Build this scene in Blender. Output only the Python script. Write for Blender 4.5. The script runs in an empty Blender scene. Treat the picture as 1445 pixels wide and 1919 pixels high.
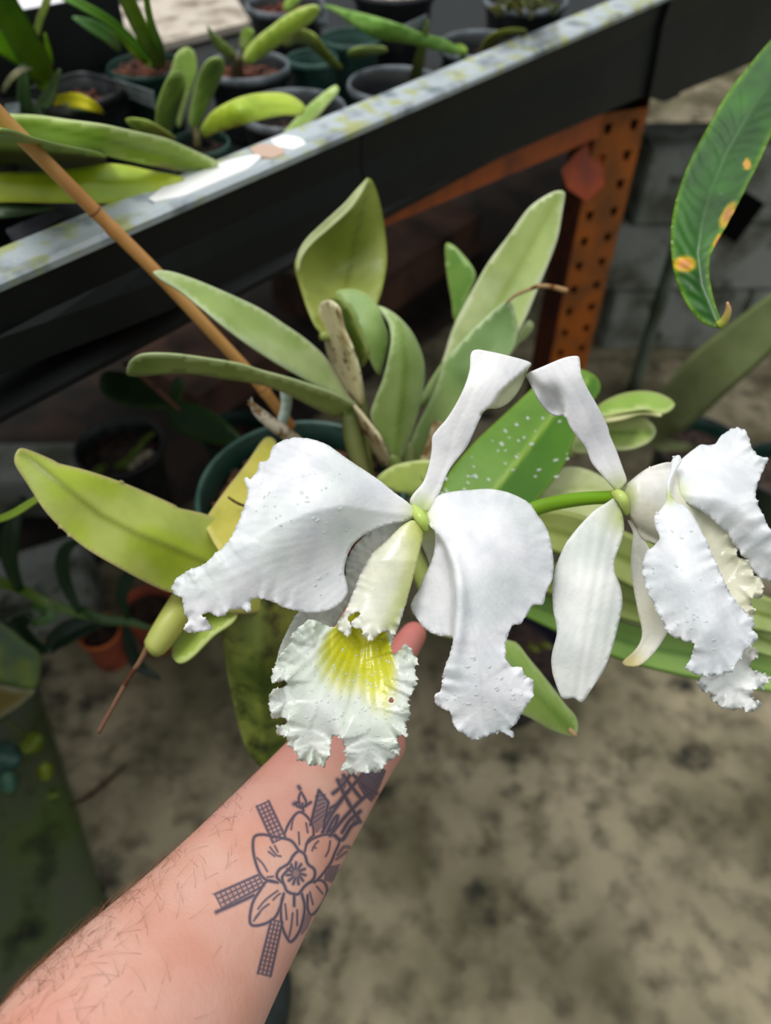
import bpy, bmesh, math, random
import numpy as np
from mathutils import Vector, Matrix, noise
from mathutils.geometry import delaunay_2d_cdt
random.seed(7); rng = np.random.RandomState(7)
S = bpy.context.scene
COL = S.collection
# ---------------------------------------------------------------- camera
W_, H_, F_ = 1445.0, 1919.0, 1400.0
TILT = math.radians(42.0)
CAM = np.array([0.0, 0.0, 1.4])
cd = bpy.data.cameras.new('camera'); cam = bpy.data.objects.new('camera', cd); COL.objects.link(cam)
cam.location = CAM; cam.rotation_euler = (TILT, 0, 0)
cd.sensor_fit = 'VERTICAL'; cd.sensor_height = 24.0; cd.lens = F_ / H_ * 24.0
cd.clip_start = 0.02; cd.clip_end = 60
cd.dof.use_dof = True; cd.dof.focus_distance = 0.383; cd.dof.aperture_fstop = 3.5
S.camera = cam
# ---------------------------------------------------------------- light
wd = bpy.data.worlds.new('sky'); S.world = wd; wd.use_nodes = True
nt = wd.node_tree; nt.nodes.clear()
wo = nt.nodes.new('ShaderNodeOutputWorld'); bg = nt.nodes.new('ShaderNodeBackground')
tc = nt.nodes.new('ShaderNodeTexCoord'); sp = nt.nodes.new('ShaderNodeSeparateXYZ'); rp = nt.nodes.new('ShaderNodeValToRGB')
nt.links.new(tc.outputs['Generated'], sp.inputs[0]); nt.links.new(sp.outputs['Z'], rp.inputs[0])
rp.color_ramp.elements[0].position = 0.0; rp.color_ramp.elements[0].color = (0.10, 0.12, 0.10, 1)
rp.color_ramp.elements[1].position = 0.75; rp.color_ramp.elements[1].color = (0.99, 0.985, 0.985, 1)
e = rp.color_ramp.elements.new(0.3); e.color = (0.30, 0.34, 0.34, 1)
nt.links.new(rp.outputs[0], bg.inputs[0]); bg.inputs[1].default_value = 0.95
nt.links.new(bg.outputs[0], wo.inputs[0])
sd = bpy.data.lights.new('daylight', 'SUN'); sd.energy = 1.45; sd.angle = math.radians(22); sd.color = (1.0, 0.985, 0.96)
sun = bpy.data.objects.new('daylight', sd); COL.objects.link(sun)
sun.rotation_euler = Vector((-0.38, 0.04, 1.0)).to_track_quat('Z', 'Y').to_euler()
S.view_settings.view_transform = 'Standard'; S.view_settings.look = 'None'
S.view_settings.gamma = 1.0; S.view_settings.use_curve_mapping = False
S.view_settings.exposure = 0.28
# ---------------------------------------------------------------- helpers
cT, sT = math.cos(TILT), math.sin(TILT)
def ray(px, py):
    x = (px - W_/2) / F_; y = -(py - H_/2) / F_
    return np.array([x, y*cT + sT, y*sT - cT])
def P(px, py, d): return CAM + ray(px, py) * d
def Z(px, py, z):
    r = ray(px, py); return CAM + r * ((z - CAM[2]) / r[2])
def DZ(px, py, z): return (z - CAM[2]) / ray(px, py)[2]
def Pn(x, y, d):
    X = (x - W_/2) / F_; Y = -(y - H_/2) / F_
    return CAM + np.stack([X*d, (Y*cT + sT)*d, (Y*sT - cT)*d], -1)
def lin(c):
    c = np.asarray(c, float) / 255.0
    return np.where(c <= 0.04045, c/12.92, ((c + 0.055)/1.055)**2.4)
def rgba(c): return tuple(lin(c)) + (1.0,)
def link(name, me, parent=None, mat=None):
    o = bpy.data.objects.new(name, me); COL.objects.link(o)
    if parent is not None:
        o.parent = parent
        if parent.type == 'EMPTY': o.matrix_parent_inverse = Matrix.Translation(-Vector(parent.location))
    if mat is not None: me.materials.append(mat)
    return o
def tag(o, label, cat, group=None, kind=None):
    o['label'] = label; o['category'] = cat
    if group: o['group'] = group
    if kind: o['kind'] = kind
    return o
def thing(name, loc, label, cat, group=None):
    o = bpy.data.objects.new(name, None); COL.objects.link(o); o.empty_display_size = .02
    o.location = [float(v) for v in loc]
    return tag(o, label, cat, group)
def smooth(me): me.polygons.foreach_set('use_smooth', [True]*len(me.polygons))
def pymesh(name, vs, fs, parent=None, mat=None, sm=True, cols=None):
    me = bpy.data.meshes.new(name); me.from_pydata([tuple(v) for v in vs], [], [tuple(f) for f in fs]); me.update()
    if sm: smooth(me)
    if cols is not None: setcol(me, cols)
    return link(name, me, parent, mat)
def setcol(me, rgb255):
    c = lin(np.clip(rgb255, 0, 255)); c = np.concatenate([c, np.ones((len(c), 1))], 1)
    a = me.color_attributes.new('Col', 'FLOAT_COLOR', 'POINT'); a.data.foreach_set('color', c.astype(np.float32).ravel())
# ---------------------------------------------------------------- materials
MATS = {}
def mat(name, rgb=None, rough=.5, c2=None, sc=20., lo=.4, hi=.65, bump=0., bsc=None, trans=0., sss=0., spec=.5, metal=0., attr=False, c3=None, sc3=5., lo3=.5, hi3=.6, stretch=None, det=5., coat=0., c4=None, sc4=10., lo4=.64, hi4=.74):
    if name in MATS: return MATS[name]
    m = bpy.data.materials.new(name); m.use_nodes = True; t = m.node_tree; N = t.nodes; L = t.links
    b = N['Principled BSDF']; out = N['Material Output']
    b.inputs['Roughness'].default_value = rough; b.inputs['Metallic'].default_value = metal
    b.inputs['Specular IOR Level'].default_value = spec
    b.inputs['Coat Weight'].default_value = coat; b.inputs['Coat Roughness'].default_value = .12
    tcn = N.new('ShaderNodeTexCoord'); src = tcn.outputs['Object']
    if stretch:
        mp = N.new('ShaderNodeMapping'); mp.inputs['Scale'].default_value = stretch; L.new(src, mp.inputs[0]); src = mp.outputs[0]
    if attr:
        a = N.new('ShaderNodeAttribute'); a.attribute_name = 'Col'; col = a.outputs['Color']
    else:
        r = N.new('ShaderNodeRGB'); r.outputs[0].default_value = rgba(rgb); col = r.outputs[0]
    def layer(col, c, s, l, h, mode='MIX'):
        n = N.new('ShaderNodeTexNoise'); n.inputs['Scale'].default_value = s; n.inputs['Detail'].default_value = det; L.new(src, n.inputs['Vector'])
        cr = N.new('ShaderNodeMapRange'); cr.inputs['From Min'].default_value = l; cr.inputs['From Max'].default_value = h; L.new(n.outputs['Fac'], cr.inputs['Value'])
        mx = N.new('ShaderNodeMix'); mx.data_type = 'RGBA'; mx.blend_type = mode
        L.new(cr.outputs[0], mx.inputs['Factor']); L.new(col, mx.inputs['A']); mx.inputs['B'].default_value = rgba(c)
        return mx.outputs['Result']
    if c2 is not None: col = layer(col, c2, sc, lo, hi, 'MULTIPLY' if attr else 'MIX')
    if c3 is not None: col = layer(col, c3, sc3, lo3, hi3, 'MULTIPLY' if attr else 'MIX')
    if c4 is not None: col = layer(col, c4, sc4, lo4, hi4)
    L.new(col, b.inputs['Base Color'])
    if bump:
        n = N.new('ShaderNodeTexNoise'); n.inputs['Scale'].default_value = bsc or sc; n.inputs['Detail'].default_value = 4; L.new(src, n.inputs['Vector'])
        bp = N.new('ShaderNodeBump'); bp.inputs['Strength'].default_value = bump; bp.inputs['Distance'].default_value = .002
        L.new(n.outputs['Fac'], bp.inputs['Height']); L.new(bp.outputs[0], b.inputs['Normal'])
    if sss:
        b.inputs['Subsurface Weight'].default_value = sss; b.inputs['Subsurface Radius'].default_value = (1., .45, .3); b.inputs['Subsurface Scale'].default_value = .006
    if trans:
        tr = N.new('ShaderNodeBsdfTranslucent'); L.new(col, tr.inputs['Color'])
        ms = N.new('ShaderNodeMixShader'); ms.inputs[0].default_value = trans
        L.new(b.outputs[0], ms.inputs[1]); L.new(tr.outputs[0], ms.inputs[2]); L.new(ms.outputs[0], out.inputs[0])
    MATS[name] = m; return m
M_petal = mat('white_petal', attr=True, rough=.38, trans=.22, spec=.4, bump=.12, bsc=420, c2=(236, 238, 240), sc=60)
M_lip = mat('lip_petal', attr=True, rough=.22, trans=.22, spec=.6, bump=.16, bsc=330, c2=(236, 238, 236), sc=90)
M_leaf = mat('orchid_leaf', attr=True, rough=.42, trans=.10, spec=.45, c2=(226, 232, 214), sc=38, lo=.42, hi=.7, bump=.08, bsc=200)
M_leafg = mat('glossy_leaf', attr=True, rough=.36, trans=.12, spec=.4, c2=(216, 226, 200), sc=26, lo=.45, hi=.7, bump=.1, bsc=160)
M_leafo = mat('spotted_old_leaf', attr=True, rough=.5, trans=.1, c2=(120, 120, 80), sc=55, lo=.5, hi=.68, bump=.2, bsc=120, c3=(150, 165, 110), sc3=16, lo3=.4, hi3=.6)
M_dead = mat('dry_sheath', attr=True, rough=.8, trans=.1, spec=.2, c2=(170, 140, 110), sc=90, lo=.52, hi=.62, bump=.4, bsc=260)
M_stem = mat('green_stem', attr=True, rough=.3, spec=.5, trans=.08)
M_skin = mat('skin', attr=True, rough=.5, spec=.35, sss=.10, c2=(245, 226, 218), sc=32, lo=.35, hi=.7, bump=.12, bsc=500)
M_black = mat('black_plastic', (14, 18, 20), rough=.5, spec=.3, c2=(24, 28, 30), sc=14, lo=.5, hi=.8, bump=.1, bsc=80)
M_pot = mat('black_pot_plastic', (30, 33, 36), rough=.38, c2=(62, 64, 66), sc=30, lo=.52, hi=.75)
M_potrim = mat('pale_pot_rim', (118, 126, 134), rough=.45, c2=(70, 76, 82), sc=40, lo=.4, hi=.65)  # rims paler than the black pot bodies
M_gpot = mat('dark_green_plastic', (12, 40, 34), rough=.35, c2=(20, 56, 46), sc=20)
M_teal = mat('teal_pot_plastic', (28, 66, 58), rough=.4, c2=(60, 90, 82), sc=30)
M_terra = mat('terracotta', (150, 66, 40), rough=.8, c2=(96, 48, 32), sc=25)
M_bark = mat('potting_bark', (112, 62, 42), rough=.85, c2=(52, 34, 26), sc=60, lo=.4, hi=.6, bump=.4, bsc=150)
M_dbark = mat('dark_potting_bark', (66, 46, 34), rough=.85, c2=(24, 20, 16), sc=70, lo=.4, hi=.6, bump=.4, bsc=150)
M_lipmat = mat('mineral_crusted_edge', (176, 186, 192), rough=.4, c2=(168, 174, 120), sc=42, lo=.5, hi=.62, c3=(112, 122, 134), sc3=28, lo3=.5, hi3=.68, bump=.3, bsc=90)
M_white = mat('white_plastic_and_glare', (250, 250, 250), rough=.3)
M_label = mat('grey_label_plastic', (150, 158, 168), rough=.45, c2=(120, 128, 138), sc=60)
M_bamboo = mat('bamboo', (214, 160, 94), rough=.45, c2=(188, 124, 64), sc=30, lo=.35, hi=.7, stretch=(1, 1, .15), bump=.1, bsc=200)
M_orange = mat('orange_painted_steel', (176, 82, 26), rough=.5, c2=(120, 58, 28), sc=18, lo=.45, hi=.7, bump=.1)
M_tanlabel = mat('tan_patch', (196, 168, 150), rough=.6)
# ---------------------------------------------------------------- curve / polygon tools
def catmull(pts, n, closed=False):
    p = np.array(pts, float); out = []
    m = len(p); seg = m if closed else m-1
    for i in range(seg):
        if closed: a, b, c, d = p[(i-1) % m], p[i], p[(i+1) % m], p[(i+2) % m]
        else: a, b, c, d = p[max(i-1, 0)], p[i], p[i+1], p[min(i+2, m-1)]
        for k in range(n):
            t = k/n
            out.append(.5*((2*b) + (c-a)*t + (2*a-5*b+4*c-d)*t*t + (3*b-a-3*c+d)*t**3))
    if not closed: out.append(p[-1])
    return np.array(out)
def resample(p, step, closed):
    q = np.vstack([p, p[:1]]) if closed else p
    s = np.concatenate([[0], np.cumsum(np.linalg.norm(np.diff(q[:, :2], axis=0), axis=1))])
    n = max(3, int(s[-1]/step)); t = np.linspace(0, s[-1], n+1)
    if closed: t = t[:-1]
    return np.stack([np.interp(t, s, q[:, k]) for k in range(q.shape[1])], 1)
def inside(poly, x, y):
    c = np.zeros(len(x), bool); n = len(poly)
    for i in range(n):
        x1, y1 = poly[i][0], poly[i][1]; x2, y2 = poly[(i+1) % n][0], poly[(i+1) % n][1]
        if y1 == y2: continue
        k = ((y1 > y) != (y2 > y)) & (x < (x2-x1)*(y-y1)/(y2-y1)+x1); c ^= k
    return c
def pdist(x, y, poly, closed=False):
    """distance to polyline, signed side and arc parameter"""
    best = np.full(len(x), 1e9); side = np.zeros(len(x)); par = np.zeros(len(x)); s0 = 0
    n = len(poly); seg = n if closed else n-1
    for i in range(seg):
        a = np.array(poly[i][:2], float); b = np.array(poly[(i+1) % n][:2], float); d = b-a; L = math.hypot(*d)
        if L < 1e-9: continue
        t = np.clip(((x-a[0])*d[0]+(y-a[1])*d[1])/L**2, 0, 1)
        dx = x-(a[0]+t*d[0]); dy = y-(a[1]+t*d[1]); r = np.hypot(dx, dy); k = r < best
        best = np.where(k, r, best); side = np.where(k, np.sign(d[0]*dy-d[1]*dx), side); par = np.where(k, s0+t*L, par); s0 += L
    return best, side, par
def rbf(ctrl):
    c = np.array(ctrl, float); n = len(c)
    if n == 1: return lambda x, y: np.full(len(x), c[0, 2])
    A = np.zeros((n+3, n+3)); r = np.hypot(c[:, 0][:, None]-c[:, 0], c[:, 1][:, None]-c[:, 1])
    phi = lambda r: np.where(r > 0, r**2*np.log(r+1e-9), 0) / 1e4
    A[:n, :n] = phi(r) + np.eye(n)*.25; A[:n, n] = 1; A[:n, n+1] = c[:, 0]/1000; A[:n, n+2] = c[:, 1]/1000; A[n:, :n] = A[:n, n:].T
    if n < 4: A += np.eye(n+3)*1e-6
    w = np.linalg.solve(A, np.concatenate([c[:, 2], [0, 0, 0]]))
    def f(x, y):
        R = np.hypot(x[:, None]-c[:, 0], y[:, None]-c[:, 1])
        return phi(R) @ w[:n] + w[n] + w[n+1]*x/1000 + w[n+2]*y/1000
    return f
def ss(a, b, x): t = np.clip((x-a)/(b-a), 0, 1); return t*t*(3-2*t)
def vnoise(x, y, s, seed=0):
    return np.array([noise.noise(Vector((a*s, b*s, seed*7.3))) for a, b in zip(x, y)])
def sheet(name, outline, ctrl, parent, mt, th=.0007, sp=7., mid=None, fold=0., curl=0., ruf=None, jag=None, col=None, extra=None, zmode=False, holes=(), smo=4, dens=None, label=None, kind=None):
    """a thin curved surface (petal, leaf): real 3-D relief, real thickness"""
    ol = catmull([o[:2] for o in outline], smo, True)
    step = sp*.55 if jag else sp*.8
    ol = resample(ol, step, True)
    if jag:
        amp, wl, mask = jag
        nx = np.roll(ol, -1, 0)-np.roll(ol, 1, 0); ln = np.linalg.norm(nx, axis=1)+1e-9; nr = np.stack([nx[:, 1], -nx[:, 0]], 1)/ln[:, None]
        s = np.arange(len(ol))*step
        h = np.array([noise.noise(Vector((v/wl, 3.1, 1.7))) + .6*noise.noise(Vector((v/wl*2.7, 9.1, 4.7))) for v in s])
        mk = mask(ol[:, 0], ol[:, 1]) if mask else 1.
        ol = ol + nr*(h*amp*mk)[:, None]
    x0, y0 = ol.min(0); x1, y1 = ol.max(0)
    gx, gy = np.meshgrid(np.arange(x0, x1, sp), np.arange(y0, y1, sp*.866)); gx = gx + (np.arange(gx.shape[0]) % 2)[:, None]*sp/2
    gx = gx.ravel(); gy = gy.ravel(); k = inside(ol, gx, gy); gx = gx[k]; gy = gy[k]
    db, _, _ = pdist(gx, gy, ol[::2], True); k = db > sp*.55; gx = gx[k]; gy = gy[k]
    hp = []
    for (hx, hy, hr) in holes:
        k = np.hypot(gx-hx, gy-hy) > hr+sp*.4; gx = gx[k]; gy = gy[k]
        hp.append([(hx+hr*math.cos(a)*(1+.2*math.sin(3*a)), hy+1.15*hr*math.sin(a)) for a in np.linspace(0, 6.283, 15)[:-1]])
    pts = [Vector(p) for p in ol]; ne = len(pts); edges = [(i, (i+1) % ne) for i in range(ne)]
    for h in hp:
        b0 = len(pts); pts += [Vector(p) for p in h]; edges += [(b0+i, b0+(i+1) % len(h)) for i in range(len(h))]
    pts += [Vector((a, b)) for a, b in zip(gx, gy)]
    v, _, f, *_ = delaunay_2d_cdt(pts, edges, [], 0, 1e-4)
    v = np.array([(a.x, a.y) for a in v]); f = np.array([list(q) for q in f if len(q) == 3])
    c = v[f].mean(1); k = inside(ol, c[:, 0], c[:, 1])
    for h in hp: k &= ~inside(h, c[:, 0], c[:, 1])
    f = f[k]; x, y = v[:, 0], v[:, 1]
    d = rbf(ctrl)(x, y)
    if zmode:
        R2 = ((-(y-H_/2)/F_)*sT - cT); d = (d - CAM[2])/R2
    eb, _, ep = pdist(x, y, ol[::2], True)
    md = sd_ = None
    if mid is not None:
        md, sd_, mp = pdist(x, y, mid)
        d = d - fold*md/F_*d if fold else d
        if curl: d = d + curl*np.exp(-md/10.)*.001
    if ruf:
        amp, wl, L = ruf[:3]; mk = ruf[3](x, y) if len(ruf) > 3 else 1.
        ph = np.array([noise.noise(Vector((p/wl*.6, 2.2, 5.5)))*5 for p in ep])
        d = d + amp*np.exp(-eb/L)*np.sin(6.283*ep/wl+ph)*mk + amp*.35*np.exp(-eb/(L*.5))*np.sin(6.283*ep/wl*2.6+ph*2)*mk
    if extra is not None: d = d + extra(x, y)
    V = Pn(x, y, d)
    # orient towards the viewer
    n = np.cross(V[f[:, 1]]-V[f[:, 0]], V[f[:, 2]]-V[f[:, 0]]); flip = (n*(V[f[:, 0]]-CAM)).sum(1) > 0; f[flip] = f[flip][:, ::-1]
    cols = col(x, y, eb, md, sd_) if callable(col) else np.tile(np.array(col, float), (len(x), 1))
    o = pymesh(name, V, f, parent, mt, True, cols)
    md_ = o.modifiers.new('thickness', 'SOLIDIFY'); md_.thickness = th; md_.offset = -1
    if label: o['label'] = label
    if kind: o['kind'] = kind
    return o
def leafcol(base, midc=None, mw=5., edge=None, ew=6., n2=None, ns=.012, amt=1.0, seed=1, side=None):
    def f(x, y, eb, md, sd):
        c = np.tile(np.array(base, float), (len(x), 1))
        if n2 is not None:
            k = ss(-.15, .35, vnoise(x, y, ns, seed))[:, None]*amt; c = c*(1-k)+np.array(n2, float)*k
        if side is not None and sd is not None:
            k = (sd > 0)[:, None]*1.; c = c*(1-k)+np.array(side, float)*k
        if midc is not None and md is not None:
            k = np.exp(-(md/mw)**2)[:, None]; c = c*(1-k)+np.array(midc, float)*k
        if edge is not None:
            k = np.exp(-(eb/ew)**2)[:, None]; c = c*(1-k)+np.array(edge, float)*k
        return c
    return f
def ribbon(name, pts, parent, mt, col, fold=.25, th=.0012, n=9, roll=0., zmode=False, step=14, c2=None, midc=None):
    p = resample(catmull(pts, 8), step, False)
    V = []; cols = []
    ds = p[:, 2] if not zmode else np.array([DZ(a, b, c) for a, b, c in p[:, :3]])
    C = np.array([P(a, b, d) for a, b, d in zip(p[:, 0], p[:, 1], ds)])
    T = np.gradient(C, axis=0)
    for i in range(len(C)):
        t = T[i]/(np.linalg.norm(T[i])+1e-9); vw = C[i]-CAM; vw /= np.linalg.norm(vw)
        s = np.cross(t, vw); s /= np.linalg.norm(s)+1e-9; nn = np.cross(s, t)
        if nn @ vw > 0: nn = -nn
        w = p[i, 3]*ds[i]/F_
        r = roll; s2 = s*math.cos(r)+nn*math.sin(r); n2 = nn*math.cos(r)-s*math.sin(r)
        us = np.linspace(-1, 1, n)
        ring = [C[i]+s2*w*u+n2*(fold*w*abs(u)**1.4 + th*.5*(1-u*u)) for u in us]+[C[i]+s2*w*u+n2*(fold*w*abs(u)**1.4 - th*.5*(1-u*u)-1e-5) for u in us[::-1][1:-1]]
        V += ring
        k = i/(len(C)-1)
        for u in list(us)+list(us[::-1][1:-1]):
            c = np.array(col, float)
            if c2 is not None: c = c*(1-k)+np.array(c2, float)*k
            if midc is not None: q = math.exp(-(u/.12)**2); c = c*(1-q)+np.array(midc)*q
            cols.append(c)
    m = 2*n-2; Fs = []
    for i in range(len(C)-1):
        for j in range(m): Fs.append((i*m+j, i*m+(j+1) % m, (i+1)*m+(j+1) % m, (i+1)*m+j))
    Fs.append(tuple(range(m))[::-1]); Fs.append(tuple((len(C)-1)*m+j for j in range(m)))
    return pymesh(name, V, Fs, parent, mt, True, np.array(cols))
def tube_mesh(C, R, n=12, flat=1., up=None):
    C = np.array(C, float); T = np.gradient(C, axis=0); V = []; Fs = []
    ref = np.array([0.3, .2, 1.]) if up is None else np.array(up, float)
    for i in range(len(C)):
        t = T[i]/(np.linalg.norm(T[i])+1e-12); a = np.cross(t, ref); a /= np.linalg.norm(a)+1e-12; b = np.cross(t, a)
        for k in range(n):
            q = 2*math.pi*k/n; V.append(C[i]+R[i]*(a*math.cos(q)+b*math.sin(q)*flat))
    for i in range(len(C)-1):
        for k in range(n): Fs.append((i*n+k, i*n+(k+1) % n, (i+1)*n+(k+1) % n, (i+1)*n+k))
    Fs.append(tuple(range(n))[::-1]); Fs.append(tuple((len(C)-1)*n+k for k in range(n)))
    return V, Fs
def tube(name, pts, parent, mt, col, c2=None, n=12, step=10, zmode=False, flat=1.):
    """pts: px, py, depth, radius in px"""
    p = resample(catmull(pts, 6), step, False)
    ds = p[:, 2] if not zmode else np.array([DZ(a, b, c) for a, b, c in p[:, :3]])
    C = [P(a, b, d) for a, b, d in zip(p[:, 0], p[:, 1], ds)]; R = p[:, 3]*ds/F_
    V, Fs = tube_mesh(C, R, n, flat); k = np.repeat(np.linspace(0, 1, len(C)), n)[:, None]
    cols = np.array(col, float)*(1-k)+np.array(c2 if c2 is not None else col, float)*k
    return pymesh(name, V, Fs, parent, mt, True, cols)
def box(name, c, ax, ay, hz, z0, mt, parent=None, bev=.002, wave=None):
    """box on corner point c (xy) with edge vectors ax, ay (xy) from z0 to z0+hz"""
    c = np.array(c[:2], float); ax = np.array(ax[:2], float); ay = np.array(ay[:2], float)
    q = [c, c+ax, c+ax+ay, c+ay]
    vs = [(a[0], a[1], z0) for a in q]+[(a[0], a[1], z0+hz) for a in q]
    fs = [(3, 2, 1, 0), (4, 5, 6, 7), (0, 1, 5, 4), (1, 2, 6, 5), (2, 3, 7, 6), (3, 0, 4, 7)]
    bm = bmesh.new(); bv = [bm.verts.new(v) for v in vs]
    for f in fs: bm.faces.new([bv[i] for i in f])
    bmesh.ops.recalc_face_normals(bm, faces=bm.faces)
    if bev: bmesh.ops.bevel(bm, geom=bm.edges[:], offset=bev, segments=2, affect='EDGES')
    me = bpy.data.meshes.new(name); bm.to_mesh(me); bm.free()
    return link(name, me, parent, mt)
def quadslab(name, pts, th, mt, parent=None, bev=.001):
    """flat plate through four 3-D corners with thickness"""
    p = [np.array(a, float) for a in pts]; n = np.cross(p[1]-p[0], p[3]-p[0]); n /= np.linalg.norm(n)
    vs = p+[a-n*th for a in p]; bm = bmesh.new(); bv = [bm.verts.new(v) for v in vs]
    for f in [(0, 1, 2, 3), (7, 6, 5, 4), (0, 4, 5, 1), (1, 5, 6, 2), (2, 6, 7, 3), (3, 7, 4, 0)]: bm.faces.new([bv[i] for i in f])
    bmesh.ops.recalc_face_normals(bm, faces=bm.faces)
    if bev: bmesh.ops.bevel(bm, geom=bm.edges[:], offset=bev, segments=2, affect='EDGES')
    me = bpy.data.meshes.new(name); bm.to_mesh(me); bm.free()
    return link(name, me, parent, mt)
def lathe(name, prof, loc, mt, parent, n=48, sq=0., rot=0.):
    V = []; Fs = []; m = len(prof)
    for i in range(n):
        a = 2*math.pi*i/n; c, s = math.cos(a), math.sin(a)
        k = 1. if not sq else 1/((abs(c)**sq+abs(s)**sq)**(1/sq))
        for r, z in prof:
            x, y = r*k*c, r*k*s
            V.append((loc[0]+x*math.cos(rot)-y*math.sin(rot), loc[1]+x*math.sin(rot)+y*math.cos(rot), loc[2]+z))
    for i in range(n):
        for j in range(m-1): Fs.append((i*m+j, ((i+1) % n)*m+j, ((i+1) % n)*m+j+1, i*m+j+1))
    return pymesh(name, V, Fs, parent, mt)
def chips(name, c, r, n, mt, parent, size=.008, sq=False, rot=0.):
    """loose bark filling a pot: nobody could count it"""
    bm = bmesh.new(); rr = random.Random(int(c[0]*9999)+n)
    bmesh.ops.create_circle(bm, cap_ends=True, radius=r*(1.15 if sq else 1), segments=4 if sq else 28, matrix=Matrix.Translation(Vector(c))@Matrix.Rotation(rot+(math.pi/4 if sq else 0), 4, 'Z'))
    for i in range(n):
        if sq: u, v = rr.uniform(-.85, .85)*r, rr.uniform(-.85, .85)*r; x, y = u*math.cos(rot)-v*math.sin(rot), u*math.sin(rot)+v*math.cos(rot)
        else: a = rr.uniform(0, 6.283); q = r*.97*math.sqrt(rr.random()); x, y = q*math.cos(a), q*math.sin(a)
        s = size*rr.uniform(.5, 1.2)
        mx = Matrix.Translation(Vector((c[0]+x, c[1]+y, c[2]+rr.uniform(-.001, .004)))) @ Matrix.Rotation(rr.uniform(0, 6), 4, Vector((rr.random(), rr.random(), rr.random()+.1))) @ Matrix.Diagonal((s, s*rr.uniform(.4, .8), s*rr.uniform(.25, .5), 1))
        bmesh.ops.create_icosphere(bm, subdivisions=1, radius=1., matrix=mx)
    me = bpy.data.meshes.new(name); bm.to_mesh(me); bm.free()
    o = link(name, me, parent, mt); o['kind'] = 'stuff'; return o
def pot_parts(c, r, h, mt, rimmt, barkmt, parent, fill=.015, sq=0., rot=0., nb=120, rimw=.004):
    """round or square nursery pot whose rim centre is c"""
    x, y, z = c; b = r*.74
    prof = [(0, -h), (b, -h), (b+.002, -h+.004), (r*.93, -.016), (r*.96, -.014), (r*.985, -.002), (r*.955, -.004), (r*.90, -.02), (b*.95, -h+.006), (0, -h+.006)]
    lathe('pot', prof, c, mt, parent, 56, sq, rot)
    rim = [(r*.955, -.004), (r*.96, 0.0005), (r*.985, .0018), (r+.0005, .001), (r+.002, -.003), (r+.0015, -.008), (r*.975, -.009), (r*.955, -.004)]
    lathe('rim', rim, c, rimmt, parent, 64, sq, rot)
    chips('bark', (x, y, z-fill-.004), r*.88, nb, barkmt, parent, .007 if r < .08 else .009, bool(sq), rot)
def drops(name, obj, n, parent, px=2.2, rnd=None, region=None, sz=(.4, 1.2)):
    me = obj.data; rr = random.Random(n); bm = bmesh.new(); vs = me.vertices; k = 0; tries = 0
    M_w = water()
    while k < n and tries < n*60:
        tries += 1
        v = vs[rr.randrange(len(vs))]; co = v.co+Vector((0, 0, 0)); w = co
        if region is not None:
            q = w-Vector(CAM); d = q.y*sT-q.z*cT; u = (q.y*cT+q.z*sT); X = q.x/d*F_+W_/2; Y = -u/d*F_+H_/2
            if not region(X, Y): continue
        r = px*.38/F_*rr.uniform(*sz); nn = v.normal
        if nn.dot(Vector(CAM)-w) < 0: nn = -nn
        mx = Matrix.Translation(w+nn*r*.15) @ nn.to_track_quat('Z', 'Y').to_matrix().to_4x4() @ Matrix.Diagonal((r*rr.uniform(.8, 1.7), r*rr.uniform(.7, 1), r*.38, 1))
        bmesh.ops.create_icosphere(bm, subdivisions=2, radius=1., matrix=mx); k += 1
    m2 = bpy.data.meshes.new(name); bm.to_mesh(m2); bm.free(); smooth(m2)
    o = link(name, m2, parent, M_w); o['kind'] = 'stuff'; return o
def water():
    if 'water' in MATS: return MATS['water']
    m = bpy.data.materials.new('water'); m.use_nodes = True; b = m.node_tree.nodes['Principled BSDF']
    b.inputs['Base Color'].default_value = (.93, 1, .95, 1); b.inputs['Transmission Weight'].default_value = .6; b.inputs['IOR'].default_value = 1.33; b.inputs['Roughness'].default_value = .04; b.inputs['Specular IOR Level'].default_value = .9
    MATS['water'] = m; return m
def struct(o): o['kind'] = 'structure'; return o
# ---------------------------------------------------------------- setting
bd = np.array([0.67065, 0.74177, 0.]); bn = np.array([0.74177, -0.67065, 0.]); bA = np.array([-0.28913, 0.50410, 1.1])
def BP(s, off, z): q = bA+bd*s+bn*off; return np.array([q[0], q[1], z])
M_conc = mat('stained_concrete', (152, 142, 116), rough=.9, c2=(88, 84, 60), sc=3.2, lo=.40, hi=.62, c3=(58, 52, 34), sc3=22, lo3=.44, hi3=.78, c4=(18, 20, 12), sc4=9, lo4=.60, hi4=.72, bump=.5, bsc=60, det=10)
M_moss = mat('mossy_ground', (74, 80, 60), rough=.95, c2=(66, 84, 24), sc=7, lo=.42, hi=.68, c3=(24, 28, 18), sc3=14, lo3=.54, hi3=.74, bump=.6, bsc=80)
M_dirt = mat('dark_dirt', (50, 36, 28), rough=.95, c2=(22, 17, 14), sc=9, lo=.4, hi=.6, bump=.6, bsc=60)
M_shadewall = mat('shade_wall', (128, 136, 128), rough=.8, c2=(84, 94, 80), sc=3)
M_block = mat('limewashed_block', (142, 146, 142), rough=.9, c2=(88, 90, 76), sc=9, lo=.42, hi=.64, c3=(46, 50, 38), sc3=16, lo3=.56, hi3=.7, bump=.4, bsc=70, det=8)
M_rock = mat('pale_weathered_board', (196, 186, 172), rough=.9, c2=(120, 108, 92), sc=18, lo=.45, hi=.65, bump=.3, bsc=60)
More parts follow.
